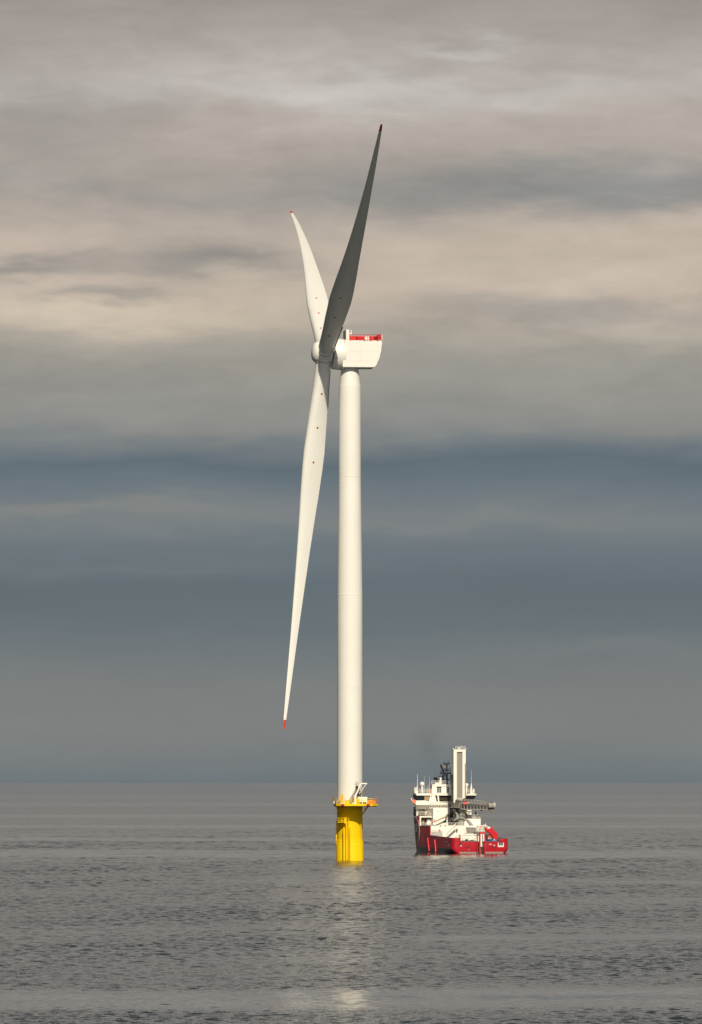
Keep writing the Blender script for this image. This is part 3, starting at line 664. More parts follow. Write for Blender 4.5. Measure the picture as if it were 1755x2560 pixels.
# transom details
td = MB(); tn = lambda zx,zy: P(zx,zy,0.0)
def tbox(zx0,zx1,zy0,zy1,mat,name,y0=-0.05,y1=0.2,parent=None): 
    a,zb = tn(zx0,zy1); b,zt = tn(zx1,zy0); return MB().box(a,b,y0,y1,zb,zt).build(name, mat, parent or hull)
wf = tbox(1335,1418,1630,1692,M['cream'],'fairlead_frame',-0.06)
tbox(1345,1408,1628,1672,M['palegrey'],'fairlead_opening',-0.07,-0.061,wf)
tbox(1352,1364,1620,1655,M['black'],'bollard',-0.25,-0.071,wf); tbox(1386,1398,1620,1655,M['black'],'bollard',-0.25,-0.071,wf)
tb = MB()
for (zx0,zx1,zy) in ((1216,1240,1648),(1205,1222,1657),(1225,1238,1658),(1241,1254,1658)):
    a,zb = tn(zx0,zy+4); b,zt = tn(zx1,zy-3); tb.box(a,b,-0.05,0.1,zb,zt)
tb.build('stern_lettering', M['pale'], hull)
tbox(803,814,1664,1686,M['cabin'],'stern_light',-0.2)
for (a_,b_,c_2) in ((862,940,1690),(1222,1300,1698)): tbox(a_,b_,c_2-3,c_2+3,M['dgrey'],'rubbing_bar',-0.12)
p_ = tn(1284,1670); MB().tube((p_[0],-0.06,p_[1]),(p_[0],0.1,p_[1]),0.17,n=14).build('stern_fairlead', M['pale'], hull)
p_ = tn(925,1730); MB().tube((p_[0],-0.06,p_[1]),(p_[0],0.1,p_[1]),0.13,n=14).build('stern_fairlead', M['orgbuoy'], hull)
p_ = tn(800,1650); MB().tube((p_[0],-0.04,p_[1]),(p_[0],0.1,p_[1]),0.28,n=14).build('stern_fairlead', M['black'], hull)
# boat landing on the transom
bl = MB(); 
def lpost(b, zx, zy0, zy1, w_, y0=-0.6, y1=-0.2):
    a,zb = tn(zx-w_/2,zy1); c,zt = tn(zx+w_/2,zy0); b.box(a,c,y0,y1,zb,zt)
bld = MB(); lpost(bld,1070,1478,1800,16); lpost(bld,1144,1478,1800,18); lpost(bld,1036,1505,1790,12); 
a,zb = tn(1062,1502); c,zt = tn(1153,1480); bld.box(a,c,-0.62,-0.18,zb,zt)
a,zb = tn(1030,1600); c,zt = tn(1062,1606); 
boat = bld.build('boat_landing', M['shipred'], ship, bevel=0.04)
tbox(1078,1136,1618,1800,M['deck'],'landing_recess_shade',-0.04,0.1,boat)  # flat dark panel, shade of the transom notch put into its colour
wl = MB(); lpost(wl,1092,1500,1690,20,-0.5,-0.3); lpost(wl,1126,1505,1612,14,-0.5,-0.3)
for zy in range(1510,1612,14): a,zb = tn(1100,zy+3); c,zt = tn(1124,zy); wl.box(a,c,-0.45,-0.35,zb,zt)
wl.build('landing_ladder', M['cream'], boat)
tl = MB(); lpost(tl,1055,1620,1795,6,-0.5,-0.3); lpost(tl,1108,1690,1795,8,-0.5,-0.3); lpost(tl,1128,1690,1795,8,-0.5,-0.3); tl.build('landing_fender', M['black'], boat)
# big red stern davit plate
dv = [(1160,1408),(1172,1418),(1184,1432),(1234,1440),(1240,1418),(1262,1406),(1270,1448),(1336,1498),(1336,1590),(1272,1590),(1258,1545),(1225,1498),(1180,1470),(1160,1462)]
dvt = MB().prism([P(x_,y_,3.2) for x_,y_ in dv],3.2,4.4).build('stern_davit', M['shipred'], ship, bevel=0.06)
MB().prism([P(x_,y_,4.41) for x_,y_ in ((1186,1428),(1232,1434),(1232,1410),(1190,1400))],4.41,4.9).build('davit_winch', M['cream'], dvt)
# after deck: white inner wall, deck crane, gear
iw = sbox(745,1065,1535,1615,7.5,0.6).build('deck_locker', M['cream'], ship)
MB().prism([P(1020,1540,7.4),P(1052,1540,7.4),P(960,1606,7.4),P(925,1606,7.4)],7.32,7.42).build('locker_ramp', M['cream'], iw)
sbox(872,912,1582,1598,7.42,0.08).build('locker_opening', M['black'], iw)
dcr = MB(); p0 = P(800,1524,5.5); p1 = P(1045,1518,5.5); dcr.tube((p0[0],5.5,p0[1]),(p1[0],5.5,p1[1]),0.24,0.14,12); 
p2 = P(830,1568,5.5); dcr.tube((p0[0]+0.2,5.5,p2[1]-0.6),(p0[0]+0.2,5.5,p0[1]),0.32,0.30,12); p3=P(990,1552,5.5); dcr.tube((p2[0],5.5,p2[1]),(p3[0],5.5,p3[1]),0.14)
p4=P(1000,1522,5.5); dcr.tube((p3[0],5.5,p3[1]),(p4[0],5.5,p4[1]),0.10)
dck = dcr.build('deck_crane', M['cream'], ship, 40); q=P(792,1550,5.2); MB().box(q[0]-0.25,q[0]+0.25,5.1,5.3,q[1]-0.55,q[1]+0.55).build('control_panel', M['tan'], dck)
gr = MB(); a = P(1160,1590,6); b = P(1255,1510,6); gr.rail([(a[0],6,a[1]),(b[0],6,a[1])],b[1]-a[1],0.06,5,0.5); gr.build('stern_railing', M['grate'], ship)
# level one deckhouse
y1_ = 21.5
def shb(zx0,zx1,zy0,zy1,ly,dep,mat,name,parent=None,bevel=0.0): return sbox(zx0,zx1,zy0,zy1,ly,dep).build(name, mat, parent or ship, bevel=bevel)
h1 = MB().box(-6.92,6.92,21.42,28.5,2.91,6.64).build('lower_deckhouse', M['cream'], ship)
shb(868,1010,1412,1500,21.36,0.05,M['grey'],'wall_panel',h1)  # plain grey panel on the after wall
rr = MB(); p=P(880,1420,21.3); rr.prism([P(850,1408,21.3),P(876,1412,21.3),P(890,1500,21.3),P(862,1500,21.3)],21.2,21.35); rr.build('panel_frame', M['cream'], h1)
for (zx,zy) in ((905,1432),(925,1470),(968,1430)): shb(zx-8,zx+8,zy-3,zy+3,21.3,0.05,M['dgrey'],'nameplate',h1)
stp = MB(); a=P(600,1532,20.6); b=P(738,1408,20.6)
stp.tube((a[0],20.6,a[1]),(b[0],20.6,b[1]),0.10); stp.tube((a[0],20.1,a[1]),(b[0],20.1,b[1]),0.10)
for o_ in (20.6,20.1): stp.tube((a[0],o_,a[1]+0.9),(b[0],o_,b[1]+0.9),0.05)
for i in range(12): q=Vector((a[0],20.1,a[1])).lerp(Vector((b[0],20.1,b[1])),i/12); stp.box(q.x-0.12,q.x+0.12,20.1,20.6,q.z,q.z+0.04)
stp.build('deck_stair', M['cream'], h1)
vb = shb(742,766,1430,1448,21.1,0.3,M['tan'],'light_box',h1); shb(745,760,1452,1482,21.2,0.2,M['black'],'light',h1)
p = P(507,1455,21.35); fm = MB().prism([(p[0]-0.26,p[1]-0.35),(p[0]+0.26,p[1]-0.35),(p[0]+0.30,p[1]-0.05),(p[0]+0.08,p[1]+0.18),(p[0]+0.02,p[1]+0.48),(p[0]-0.12,p[1]+0.16),(p[0]-0.28,p[1]+0.0)],21.36,21.4).build('flame_sign', M['orgbuoy'], h1)
rl = MB(); a=P(396,1525,20.9); b=P(545,1532,20.9); rl.rail([(a[0],20.9,a[1]),(b[0],20.9,b[1])],1.15,0.032,3,0.28); rl.build('side_railing', M['palegrey'], h1)
tp_ = MB(); a=P(588,1402,20.6); b=P(850,1402,20.6); tp_.rail([(a[0],21.6,a[1]),(b[0],21.6,b[1])],0.95,0.032,3,0.9); tp_.build('upper_railing', M['cream'], h1)
for (zx,zy) in ((520,1390),(590,1388)): shb(zx-9,zx+9,zy-7,zy+7,21.3,0.3,M['tan'],'deck_light',h1)
# level two: centre block, starboard block, port alcove
h2 = MB().box(X(415,31),X(645,31),31,42,6.6,Z(1140,31)).build('upper_deckhouse', M['cream'], ship)
shb(560,604,1318,1348,30.95,0.1,M['black'],'vent_opening',h2); 
for (zx,zy) in ((432,1300),(405,1290),(485,1185)): shb(zx-6,zx+6,zy-4,zy+4,30.9,0.1,M['palegrey'],'wall_lamp',h2)
kc = MB(); a=P(440,1330,29.5); b=P(600,1258,29.5); c=P(635,1235,29.5); kc.tube((a[0],29.5,a[1]),(b[0],29.5,b[1]),0.12,0.2); kc.tube((b[0],29.5,b[1]),(c[0],30.9,c[1]),0.22); 
kcr = kc.build('provision_crane', M['tan'], h2, 40); MB().box(a[0]-0.35,a[0]+0.35,29.2,29.6,a[1]-0.2,a[1]+0.28).build('crane_hook_block', M['orgbuoy'], kcr, bevel=0.08)
h3 = MB(); x0_=X(862,27); h3.prism([(P(900,1290,27)[0],P(900,1290,27)[1]),P(1090,1290,27),P(1090,1400,27),P(862,1400,27),P(862,1330,27)],27,34); hs = h3.build('starboard_deckhouse', M['cream'], ship)
ss_ = MB(); a=P(895,1312,26.6); b=P(985,1402,26.6)
ss_.prism([(a[0]-0.25,a[1]+0.2),(a[0]+0.35,a[1]+0.2),(b[0]+0.35,b[1]),(b[0]-0.35,b[1])],26.4,26.9); ss_.build('deck_stair', M['grey'], hs)
q = MB(); a=P(975,1288,27.2); b=P(1086,1288,27.2); q.rail([(a[0],27.2,a[1]),(b[0],27.2,a[1]),(b[0],33,a[1])],0.95,0.032,3,0.35); q.build('upper_railing', M['cream'], hs)
shb(893,960,1168,1290,30.5,2.5,M['cream'],'vent_casing',hs); shb(880,905,1215,1290,29.8,0.5,M['tan'],'valve_rack',hs); shb(905,960,1240,1252,29.5,0.3,M['tan'],'pipe',hs)
shb(985,1010,1306,1311,26.97,0.06,M['grate'],'nameplate',hs); shb(1040,1060,1283,1296,26.97,0.06,M['orgbuoy'],'lifebuoy_box',hs)
# gear pile at starboard, between the house and the red davit
gp = MB()
for i in range(9):
    zx = 1035+i*17+random.uniform(-4,4); a = P(zx,1470,18); top = 1360+random.uniform(-5,40)
    b = P(zx+random.uniform(-6,6),top,18); gp.tube((a[0],18+i*0.05,a[1]),(b[0],18+i*0.05,b[1]),0.11)
for zy in (1385,1400,1425): a=P(1030,zy,18); b=P(1185,zy+8,18); gp.tube((a[0],18.1,a[1]),(b[0],18.1,b[1]),0.09)
gp.build('pipe_rack', M['cream'], ship)
rk = shb(1025,1160,1420,1480,18.6,1.5,M['cream'],'rack_cabinet'); 
for zx in (1052,1085,1112,1140): shb(zx-5,zx+5,1392,1412,17.7,0.2,M['orgbuoy'],'hose_reel',rk)
# port alcove
pa = MB(); pa.box(-6.92,X(412,32.5),32.3,38,Z(1272,32.4),Z(1256,32.4)); pa.box(-6.92,-6.92+0.35,32.3,32.7,6.6,Z(1272,32.4)); pa.box(X(398,32.5),X(414,32.5),32.3,32.7,6.6,Z(1272,32.4)); pa.box(-6.70,X(412,35),37.2,37.6,6.6,9); 
al = pa.build('port_alcove', M['cream'], ship)
p=P(350,1335,33.6); MB().lathe([(-0.75,0.3),(-0.7,0.52),(0.5,0.56),(0.72,0.42),(0.85,0.1)],(p[0],33.8,p[1]),(0,0,1),20).build('life_raft_canister', M['cabin'], al, 50)
shb(258,290,1315,1352,33.4,0.6,M['tan'],'engine',al); shb(400,412,1290,1345,33,0.2,M['orgbuoy'],'fire_hose_box',al)
rl = MB(); rl.rail([(-6.85,32.45,6.56),(X(408,32.4),32.45,6.56)],0.75,0.032,3,0.5); rl.build('alcove_railing', M['cream'], al)
# gallery above the alcove
ga = MB(); ga.box(-6.6,X(320,37),36.8,38.6,Z(1156,37),Z(1130,37)); ga.box(-6.6,-6.25,36.8,37.2,9.05,Z(1156,37)); ga.box(X(300,37),X(318,37),36.9,37.3,9.05,Z(1156,37))
gal = ga.build('gallery', M['cream'], ship); MB().box(-6.3,X(418,39),38.61,39.0,9.05,Z(1150,38)).build('gallery_wall', M['palegrey'], gal)
rl = MB(); a=Z(1258,36.5); rl.rail([(-6.55,36.6,9.1),(X(415,36.5),36.6,9.1)],1.05,0.032,3,0.55); rl.build('gallery_railing', M['cream'], gal)
fg = MB(); a=P(300,1256,36.3); b=P(400,1215,36.3)
for i in range(4): fg.tube((a[0]+i*0.4,35.8,a[1]),(a[0]+i*0.4+0.3,36.2,a[1]+0.65),0.15)
fg.build('mooring_gear', M['tan'], gal); MB().prism([P(312,1170,36.7),P(372,1135,36.7),P(415,1140,36.7),P(415,1210,36.7),P(312,1210,36.7)],36.75,38).build('slanted_casing', M['cream'], gal)
# white bow bulwark behind
vs, fs = hull_block(41,56.6,11.2,11.6,9.2); MB().add(vs,fs).build('forecastle_bulwark', M['palegrey'], ship, 30)
# bridge
bb = MB(); bb.prism([P(118,1032,34.6),P(172,1094,34.6),P(650,1094,34.6),P(650,1062,34.6),P(360,1040,34.6),P(300,1030,34.6)],34.6,36.4)
bb.box(X(190,36.5),6.9,36.4,38.5,Z(1130,36),Z(1034,36)); bri = bb.build('bridge', M['cream'], ship)
shb(170,362,1096,1150,36.0,0.35,M['cream'],'wing_support',bri)
q = MB(); a=P(100,995,34.8); b=P(122,1062,34.8); q.tube((a[0],34.8,a[1]),(b[0],34.8,b[1]),0.14); q.build('wing_post', M['cream'], bri)
p=P(143,1045,34.4); MB().lathe([(-0.12,0.25),(-0.12,0.5),(0.12,0.5),(0.12,0.25)],(p[0],34.4,p[1]),(0,1,0),16).build('lifebuoy', M['orgbuoy'], bri)
gl = MB().prism([P(160,958,35.6),P(186,1030,35.6),P(652,1042,35.6),P(985,1012,36.6),P(1004,978,36.6),P(1004,958,36.6)],35.6,38.2).build('window_band', M['glass'], bri)
for (z0,z1) in ((290,362),(465,500)): shb(z0,z1,964,1028,35.55,0.04,M['tan'],'window_blind',gl)
shb(498,650,990,1024,35.56,0.03,paint('dim_interior',(0.05,0.04,0.03),0.4),'window_pane',gl); shb(884,960,984,1004,36.5,0.09,M['tan'],'window_blind',gl)
for zx in (586,): shb(zx-5,zx+5,964,1030,35.5,0.05,M['black'],'mullion',gl)
MB().prism([P(375,950,35.2),P(440,950,35.2),P(462,1045,35.2),P(358,1045,35.2)],35.2,35.54).build('aft_casing', M['cream'], bri)
shb(388,396,968,988,35.15,0.04,M['black'],'wall_lamp',bri)
MB().prism([P(470,945,34.9),P(490,945,34.9),P(505,1062,34.9),P(490,1062,34.9)],34.9,35.1).build('wing_strut', M['cream'], bri)
rl = MB(); a=P(360,1130,34.2); b=P(650,1135,34.2); rl.rail([(a[0],34.2,a[1]),(b[0],34.2,a[1])],1.5,0.034,4,0.6); rl.build('bridge_railing', M['cream'], bri)
MB().box(X(360,34),X(650,34),34,36,Z(1142,34),Z(1132,34)).build('bridge_deck', M['cream'], bri)
rf = MB().prism([P(172,928,35.2),P(172,950,35.2),P(184,960,35.2),P(1002,960,36.4),P(1018,946,36.4),P(1018,952,36.4),P(1010,935,36.4)],35.2,38.6).build('bridge_roof', M['cream'], ship)
rl = MB(); za=Z(928,35.8); rl.rail([(X(150,36),36,za),(X(398,36),36,za)],1.05,0.034,3,0.7); rl.rail([(X(878,36.6),36.6,za),(X(1000,36.6),36.6,za)],1.05,0.034,3,0.7); rl.build('roof_railing', M['cream'], rf)
wh = MB().box(X(402,38),X(660,38),38,40,za,Z(800,38)).build('wheelhouse_top', M['cream'], ship)
shb(465,534,832,918,37.95,0.1,M['dgrey'],'recess',wh); shb(612,645,842,918,37.95,0.1,M['tan'],'recess',wh)
rl = MB(); a=P(468,918,37.8); b=P(532,918,37.8); rl.rail([(a[0],37.85,a[1]),(b[0],37.85,a[1])],1.0,0.032,3,0.6)
zt_=Z(800,38); rl.rail([(X(395,38),38.2,zt_),(X(660,38),38.2,zt_)],0.9,0.03,3,0.9); rl.build('top_railing', M['cream'], wh)
for zx,zy in ((425,818),(555,828),(580,830),(600,840)): shb(zx-7,zx+7,zy-4,zy+4,37.9,0.1,M['grate'],'lamp_box',wh)
shb(372,398,875,920,36.3,0.3,M['orgbuoy'],'signal_box',wh)
def on_ship(name, mb_, mat, sm=40): return mb_.build(name, mat, ship, sm)
def radome(zx, zy, r, zb, ly):
    p = P(zx,zy,ly); q = Z(zb,ly); o = MB().lathe([(-r,0.55*r),(-r*0.5,0.95*r),(0,r),(r*0.4,0.93*r),(r*0.75,0.66*r),(r*0.95,0.3*r),(r,0)],(p[0],ly,p[1]),(0,0,1),20).build('radome', M['cabin'], ship, 60)
    MB().tube((p[0],ly,q),(p[0],ly,p[1]-r),0.16,0.28,10).build('radome_stand', M['cream'], o)
radome(258,795,0.56,928,37.5); radome(888,812,0.50,928,38); radome(155,855,0.2,928,36.5); radome(992,880,0.28,940,37)
def antenna(zx, zt0, zb, r, ly, mat='cream'):
    a=P(zx,zb,ly); b=P(zx+2,zt0,ly); MB().tube((a[0],ly,a[1]),(b[0],ly,b[1]),r,r*0.35,6).build('antenna', M[mat], ship)
antenna(190,655,930,0.10,36.5); antenna(288,680,930,0.045,36.5); antenna(361,680,925,0.045,37); antenna(957,590,800,0.05,37); antenna(338,810,925,0.06,36.5)
a=P(957,945,37); b=P(957,790,37); MB().tube((a[0],37,a[1]),(b[0],37,b[1]),0.42,0.09,10).build('antenna_cone', M['cream'], ship, 40)
a=P(182,940,36.5); b=P(186,830,36.5); MB().tube((a[0],36.5,a[1]),(b[0],36.5,b[1]),0.42,0.09,10).build('antenna_cone', M['cream'], ship, 40)
# black mast
ms = MB(); ly=39.5
def mt(zx0,zy0,zx1,zy1,r,y0=39.5,y1=39.5): a=P(zx0,zy0,y0); b=P(zx1,zy1,y1); ms.tube((a[0],y0,a[1]),(b[0],y1,b[1]),r*1.35,n=6)
mt(540,800,568,640,0.22); mt(612,800,608,640,0.22); mt(560,680,612,680,0.07); mt(515,645,670,645,0.13); mt(570,640,520,525,0.16); mt(612,640,672,560,0.13)
mt(555,597,640,597,0.10); mt(597,640,597,500,0.07); mt(612,640,612,505,0.09); mt(565,510,650,510,0.09); mt(566,510,566,485,0.06); mt(582,508,582,478,0.05); mt(628,508,628,460,0.05); mt(650,510,650,490,0.06)
mt(520,525,530,505,0.05); mt(515,645,515,612,0.05); mt(515,612,545,612,0.05); mt(535,645,535,612,0.04); mt(488,685,545,687,0.06); mt(505,715,540,720,0.08); mt(560,735,665,735,0.06); mt(575,800,640,735,0.05); mt(640,690,665,670,0.05); mt(660,800,660,600,0.07); mt(640,597,640,570,0.04); mt(625,735,668,700,0.05)
mast = on_ship('mast', ms, M['navy']); p=P(580,560,39.3); MB().ball((p[0],39.3,p[1]),0.28).build('mast_lamp', M['tan'], mast, 60)
shb(510,535,705,740,39,0.5,M['cream'],'radar',mast); shb(505,535,745,798,39,0.5,M['cream'],'radar_stand',mast)
for (zx0,zx1) in ((428,462),(455,492)):
    a=P(zx1,780,38.6); b=P(zx0,702,38.6); f_=MB().tube((a[0],38.6,a[1]),(b[0],38.6,b[1]),0.30,0.22,14).build('funnel', M['navy'], ship, 40)
    MB().tube((a[0]-0.02,38.6,zt_),(a[0],38.6,a[1]+0.1),0.36,0.34,14).build('funnel_base', M['cream'], f_, 40)
# gangway tower
ly = 27.5; gt_ = MB(); x0,x1 = X(706,ly),X(878,ly); zt0,zb0 = Z(305,ly),Z(1062,ly); xa,xb = X(754,ly),X(832,ly); zp0,zp1 = Z(340,ly),Z(1002,ly)
gt_.box(x0,xa,ly,ly+2.2,zb0,zt0); gt_.box(xb,x1,ly,ly+2.2,zp1-0.0,zt0); gt_.box(xa,xb,ly,ly+2.2,zp0,zt0); gt_.box(xa,xb,ly,ly+2.2,zb0+0.6,zp1)
gtw = gt_.build('gangway_tower', M['cream'], ship)
MB().box(xa+0.02,xb-0.02,ly+0.35,ly+2.0,zp1,zp0-0.02).build('grey_panel', M['grey'], gtw)
q = MB(); zz = zb0+1
while zz < zt0-0.8: q.box(xa-0.19,xa-0.06,ly-0.04,ly+0.05,zz,zz+0.10); zz += 0.45
q.build('ladder_rung', M['palegrey'], gtw)
MB().box(X(864,ly),x1+0.03,ly-0.06,ly-0.003,zp1,Z(505,ly)).build('cable_tray', M['tan'], gtw)
q = MB()
for zy in (375,505,650): p=P(890,zy,ly); q.box(x1+0.003,x1+0.28,ly+0.5,ly+1.2,p[1]-0.35,p[1]+0.35)
q.build('side_bracket', M['dgrey'], gtw)
MB().box(x0-0.14,x0-0.003,ly+0.3,ly+1.9,zb0,Z(660,ly)).build('side_track', M['dgrey'], gtw)
q = MB(); q.rail([(X(765,ly),ly+0.2,zt0),(x1,ly+0.2,zt0),(x1,ly+2,zt0),(X(765,ly),ly+2,zt0)],0.8,0.034,2,0.7); q.build('top_railing', M['cream'], gtw)
p=P(795,290,ly); MB().ball((p[0],ly+0.6,p[1]),0.24).build('top_light', M['cabin'], gtw, 60)
for zx in (708,882): p=P(zx,298,ly); MB().ball((p[0],ly+0.3,p[1]),0.16).build('corner_light', M['cabin'], gtw, 60)
for zx in (768,850): p=P(zx,262,ly); MB().box(p[0]-0.16,p[0]+0.16,ly+0.3,ly+0.5,p[1]-0.06,p[1]+0.06).build('floodlight', M['dgrey'], gtw)
cl = MB().box(X(650,29),X(690,29),29,31,Z(1362,29),Z(1040,29)); cl.box(X(690,29.6),X(706,29.6),29.4,30.6,Z(1362,29),Z(1040,29)); cl.build('lift_shaft', M['black'], ship)
shb(664,692,1020,1068,26.9,0.5,M['black'],'cable_drum',gtw)
# pedestal under the tower
pd = MB(); p=P(815,1350,28.4); zt1=Z(1150,28.4); cxp=p[0]
pd.lathe([(Z(1405,28.4),1.05),(Z(1345,28.4),1.15),(Z(1325,28.4),1.15),(Z(1200,28.4),0.95),(Z(1192,28.4),1.05),(Z(1168,28.4),1.05),(zt1,0.9),(Z(1060,28.4),0.9)],(cxp,28.4,0),(0,0,1),36)
ped = pd.build('pedestal', M['greyg'], ship, 35)
arm = [(700,1150),(722,1150),(770,1225),(795,1265),(770,1305),(705,1330),(705,1310),(742,1285),(748,1255),(735,1215),(700,1175)]
MB().prism([P(x_,y_,27.2) for x_,y_ in arm],27.2,27.7).build('buttress', M['greyg'], ped, bevel=0.03)
MB().prism([P(x_,y_,27.75) for x_,y_ in ((700,1170),(735,1215),(748,1255),(742,1285),(705,1308))],27.8,28.6).build('buttress_web', M['dgrey'], ped)
arch = [(705,1335),(770,1305),(800,1298),(840,1306),(872,1325),(872,1312),(840,1292),(800,1286),(765,1295),(705,1322)]
MB().prism([P(x_,y_,27.1) for x_,y_ in arch],27.1,27.18).build('dark_arch', M['dgrey'], ped)  # dark strip along the underside of the pedestal arch
q = MB(); a=P(655,1322,27.5); q.ball((a[0],27.6,a[1]),0.35); a=P(690,1300,27.5); q.ball((a[0],27.8,a[1]),0.5); q.build('slew_motor', M['dgrey'], ped, 60)
# gangway platform and boom
gp_ = MB(); a=P(662,1130,26.5); b=P(805,1130,26.5); gp_.box(a[0],b[0],25.6,27.2,a[1],a[1]+0.14); gp_.rail([(a[0],25.7,a[1]+0.14),(b[0],25.7,a[1]+0.14)],1.05,0.034,3,0.45)
gpl = gp_.build('gangway_platform', M['boom'], ship); shb(738,778,1068,1112,25.9,0.5,M['dgrey'],'control_cabinet',gpl); shb(770,800,1075,1125,26.0,0.5,M['tan'],'hydraulic_unit',gpl)
shb(742,790,1020,1062,26.2,0.8,M['deck'],'hinge_motor',gpl)
bm_ = MB()
def bpt(zx, zy, ly): p=P(zx,zy,ly); return (p[0],ly,p[1])
for ly in (25.2,26.8):
    top=[(742,1010),(850,1018),(930,1022),(1000,1028),(1060,1036),(1120,1046),(1185,1058)]; bot=[(800,1150),(860,1156),(930,1160),(1000,1160),(1060,1160),(1120,1160),(1190,1156)]
    for L in (top,bot):
        for u_,v_ in zip(L[:-1],L[1:]): bm_.tube(bpt(*u_,ly),bpt(*v_,ly),0.11 if L is bot else 0.10,n=6)
    xs = list(range(815,1200,46))
    for i,zx in enumerate(xs):
        ty = float_interp(zx,[p[0] for p in top],[p[1] for p in top]); by = float_interp(zx,[p[0] for p in bot],[p[1] for p in bot])
        bm_.tube(bpt(zx,ty,ly),bpt(zx,by,ly),0.07,n=5)
        if zx+46 < 1195:
            by2 = float_interp(zx+46,[p[0] for p in bot],[p[1] for p in bot]); bm_.tube(bpt(zx,ty,ly),bpt(zx+46,by2,ly),0.06,n=5)
    for u_,v_ in zip([(820,1062),(900,1068),(1000,1074),(1100,1080)],[(900,1068),(1000,1074),(1100,1080),(1190,1088)]): bm_.tube(bpt(*u_,ly),bpt(*v_,ly),0.05,n=5)
bom = bm_.build('gangway', M['boom'], ship)
MB().prism([P(x_,y_,25.9) for x_,y_ in ((805,1148),(1190,1152),(1190,1095),(1000,1078),(860,1070),(815,1085))],26.0,26.7).build('gangway_walkway', M['dgrey'], bom)
tip = MB(); a=bpt(1195,1108,26); b=bpt(1275,1104,26); tip.tube(a,b,0.78,0.70,20); tip.build('gangway_tip', M['boom'], bom, 40)
q=MB(); q.tube(bpt(1272,1102,26),bpt(1290,1102,26),0.80,0.72,20); q.build('tip_bumper', M['pale'], bom, 40)
q=MB(); q.tube(bpt(1195,1140,25.7),bpt(1275,1138,25.7),0.36,0.36,10); q.build('tip_underside', M['black'], bom, 40)
q=MB(); q.tube(bpt(1225,1160,26),bpt(1228,1190,26),0.22,n=8); q.ball(bpt(1242,1175,25.8),0.28); q.tube(bpt(1240,1185,26),bpt(1243,1222,26),0.05); q.build('hanging_hook', M['tan'], bom, 50)
q=MB(); 
for z0,z1 in ((1150,1060),(1185,1040)): q.tube(bpt(1240+(z0-1150)*0.3,z0-1150+1075,26),bpt(1240+(z0-1150)*0.3,1050,26),0.08)
q.build('tip_lamp', M['dgrey'], bom)
MB().box(X(1095,25),X(1130,25),25.5,26.3,Z(1178,25),Z(1163,25)).build('underslung_drive', M['black'], bom, bevel=0.05)
sgn = MB().prism([P(x_,y_,25.0) for x_,y_ in ((838,1060),(845,1045),(890,1040),(898,1052),(898,1090),(845,1092),(838,1085))],25.0,25.08).build('red_sign', M['redpl'], bom)
q=MB(); 
for i in range(7): 
    t0,t1=R_(100+i*26),R_(100+(i+1)*26); c0=(858,1068); q.tube(bpt(c0[0]+9*math.cos(t0),c0[1]-11*math.sin(t0),24.98),bpt(c0[0]+9*math.cos(t1),c0[1]-11*math.sin(t1),24.98),0.045,n=4)
for z0 in (864,873,882): a=P(z0,1076,24.97); b=P(z0+6,1062,24.97); q.box(a[0],b[0],24.94,24.99,a[1],b[1])
q.build('sign_lettering', M['pale'], sgn)

# things carried on deck
def ship_world(lx, ly, z): return (SX+lx*cg-ly*sg, SY+lx*sg+ly*cg, z)
a=P(1168,1614,2.2); b=P(1325,1578,2.2)
bc = empty('blue_container', ship_world((a[0]+b[0])/2, 2.8, 2.9), GAM); tag(bc, 'low blue container with a white mark on the stern deck of the ship', 'container')
hw=(b[0]-a[0])/2; MB().box(-hw,hw,-0.6,1.0,0.0,b[1]-2.9).build('box', M['blue'], bc, bevel=0.03)
q=MB(); q.box(0.55,0.75,-0.62,-0.59,0.42,0.62); q.box(0.2,1.2,-0.615,-0.59,0.30,0.37); q.build('white_mark', M['cabin'], bc)
q=MB(); 
for i in range(5): q.box(-hw+0.1+i*0.16,-hw+0.16+i*0.16,-0.63,-0.601,0.05,b[1]-2.95)
q.build('door_bar', M['navy'], bc)
a=P(1218,1560,4.0)
rc = empty('reel', ship_world(a[0], 4.0, b[1])); rc.rotation_euler=(0,0,GAM); tag(rc, 'orange and white hose reel standing behind the blue container on the ship', 'reel')
MB().lathe([(-0.3,0.1),(-0.3,0.42),(-0.22,0.42),(-0.22,0.3),(0.22,0.3),(0.22,0.42),(0.3,0.42),(0.3,0.1)],(0,0,0.46),(1,0.3,0),18).build('drum', M['orgbuoy'], rc, 40)
q=MB(); q.box(-0.4,0.4,-0.3,0.3,0,0.10); q.tube((-0.35,0,0),(-0.35,0,0.5),0.05); q.tube((0.35,0,0),(0.35,0,0.5),0.05); q.build('stand', M['cream'], rc)
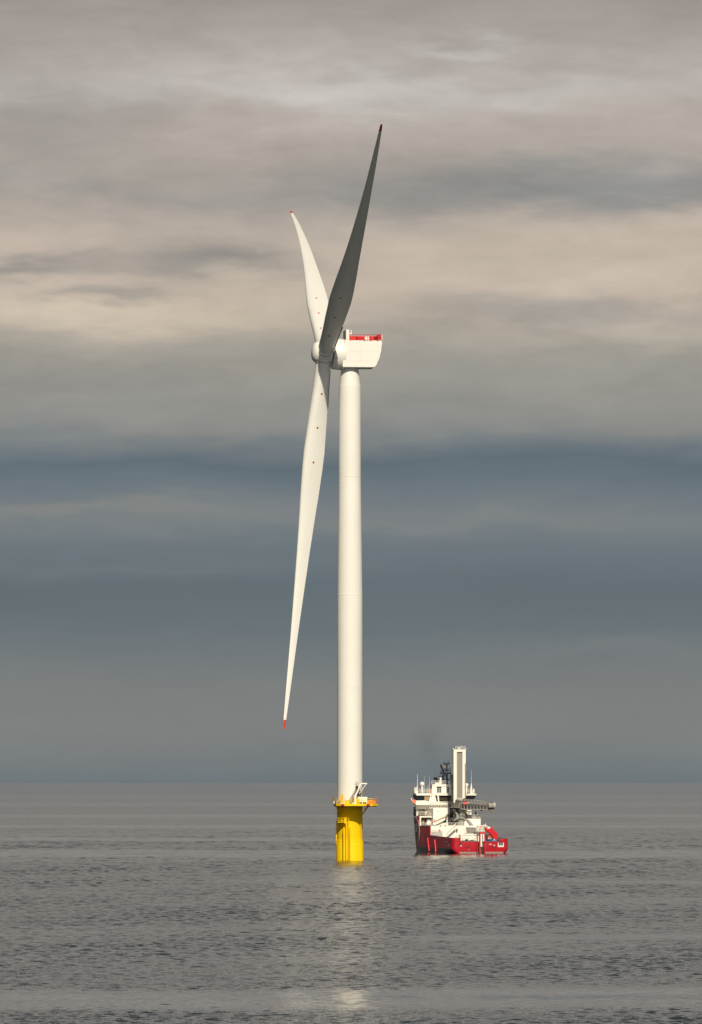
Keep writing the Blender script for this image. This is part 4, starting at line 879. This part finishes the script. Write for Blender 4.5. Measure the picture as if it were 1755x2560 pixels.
# crew member at the starboard railing
pz=P(1020,1290,28.2)
pe = MB(); 
def person(loc, rz):
    j = [(0,0,0.95),(0,0.01,1.18),(0,0,1.42),(0,0,1.53),(0.10,0,0.92),(0.11,-0.02,0.5),(0.11,0.02,0.08),(0.11,-0.14,0.04),(-0.10,0,0.92),(-0.12,-0.03,0.5),(-0.12,0.0,0.08),(-0.12,-0.16,0.04),
         (0.19,0,1.40),(0.25,-0.02,1.14),(0.22,-0.22,0.98),(0.21,-0.32,0.99),(-0.19,0,1.40),(-0.25,-0.02,1.14),(-0.22,-0.22,0.98),(-0.21,-0.32,0.99),(0,-0.02,1.62),(0,-0.02,1.74)]
    e = [(0,1),(1,2),(2,3),(0,4),(4,5),(5,6),(6,7),(0,8),(8,9),(9,10),(10,11),(2,12),(12,13),(13,14),(14,15),(2,16),(16,17),(17,18),(18,19),(3,20),(20,21)]
    rad = [0.16,0.15,0.17,0.06,0.10,0.075,0.05,0.05,0.10,0.075,0.05,0.05,0.075,0.055,0.04,0.045,0.075,0.055,0.04,0.045,0.095,0.085]
    me = bpy.data.meshes.new('person'); me.from_pydata(j, e, []); o = bpy.data.objects.new('person', me); COL.objects.link(o)
    md = o.modifiers.new('skin','SKIN'); 
    for i, r in enumerate(rad): me.skin_vertices[0].data[i].radius = (r, r*0.8)
    me.skin_vertices[0].data[0].use_root = True
    o.modifiers.new('sub','SUBSURF').levels = 1; o.modifiers['sub'].render_levels = 1
    # dark trousers below, purple jacket above, skin at the head
    m = bpy.data.materials.new('crew_clothes'); m.use_nodes = True; t = NT(m.node_tree); bb_ = t.n['Principled BSDF']
    z_ = t.sep(t.node('ShaderNodeTexCoord').outputs['Object'])[2]
    c = t.ramp(t.m('DIVIDE', z_, 2.0), [(0,(0.02,0.02,0.03,1)),(0.465,(0.10,0.015,0.045,1)),(0.765,(0.45,0.28,0.2,1))], 'CONSTANT')
    t.l.new(c, bb_.inputs['Base Color']); bb_.inputs['Roughness'].default_value = 0.9
    me.materials.append(m); o.location = loc; o.rotation_euler = (0,0,rz); return o
pr = person(ship_world(pz[0], 28.2, pz[1]), GAM+0.2); tag(pr, 'crew member in a purple jacket and dark trousers standing at the upper ship railing', 'person')
hd = MB().ball((0,-0.02,1.72),0.125,12,8).build('helmet', M['cloth_p'], pr, 60)

# exhaust smoke: thin dark plume above the funnels
sp_ = P(470,700,38.6); L = 15.0
mb = MB(); mb.lathe([(0,0.8),(3,2.3),(8,4.6),(12,6.4),(15,7.7)],n=20); 
m = bpy.data.materials.new('exhaust_smoke'); m.use_nodes = True; t = NT(m.node_tree); t.n.remove(t.n['Principled BSDF'])
pv = t.node('ShaderNodeVolumePrincipled'); pv.inputs['Color'].default_value = (0.12,0.11,0.10,1)
Po = t.node('ShaderNodeTexCoord').outputs['Object']; x,y,z = t.sep(Po)
rad = t.m('ADD', 0.75, t.m('MULTIPLY', z, 0.46)); rr = t.m('DIVIDE', t.m('SQRT', t.m('ADD', t.m('MULTIPLY', x,x), t.m('MULTIPLY', y,y))), rad)
fall = t.m('MULTIPLY', t.mr(rr, 0.1, 1.0, 1.0, 0.0, True), t.mr(z, 9.0, 15.0, 1.0, 0.0, True)); nz = t.mr(t.noise(Po, 0.5, 3.0, 0.55)[0], 0.35, 0.7, 0.2, 1.0)
t.put(pv.inputs['Density'], t.m('MULTIPLY', t.m('MULTIPLY', fall, nz), 0.042))
t.l.new(pv.outputs[0], t.n['Material Output'].inputs['Volume'])
sm = mb.build('smoke', m); sm.location = ship_world(sp_[0], 38.6, sp_[1]); sm.rotation_euler = (0, R_(-14), 0)
tag(sm, 'faint dark exhaust smoke rising from the black funnels of the ship', 'smoke', kind='stuff')
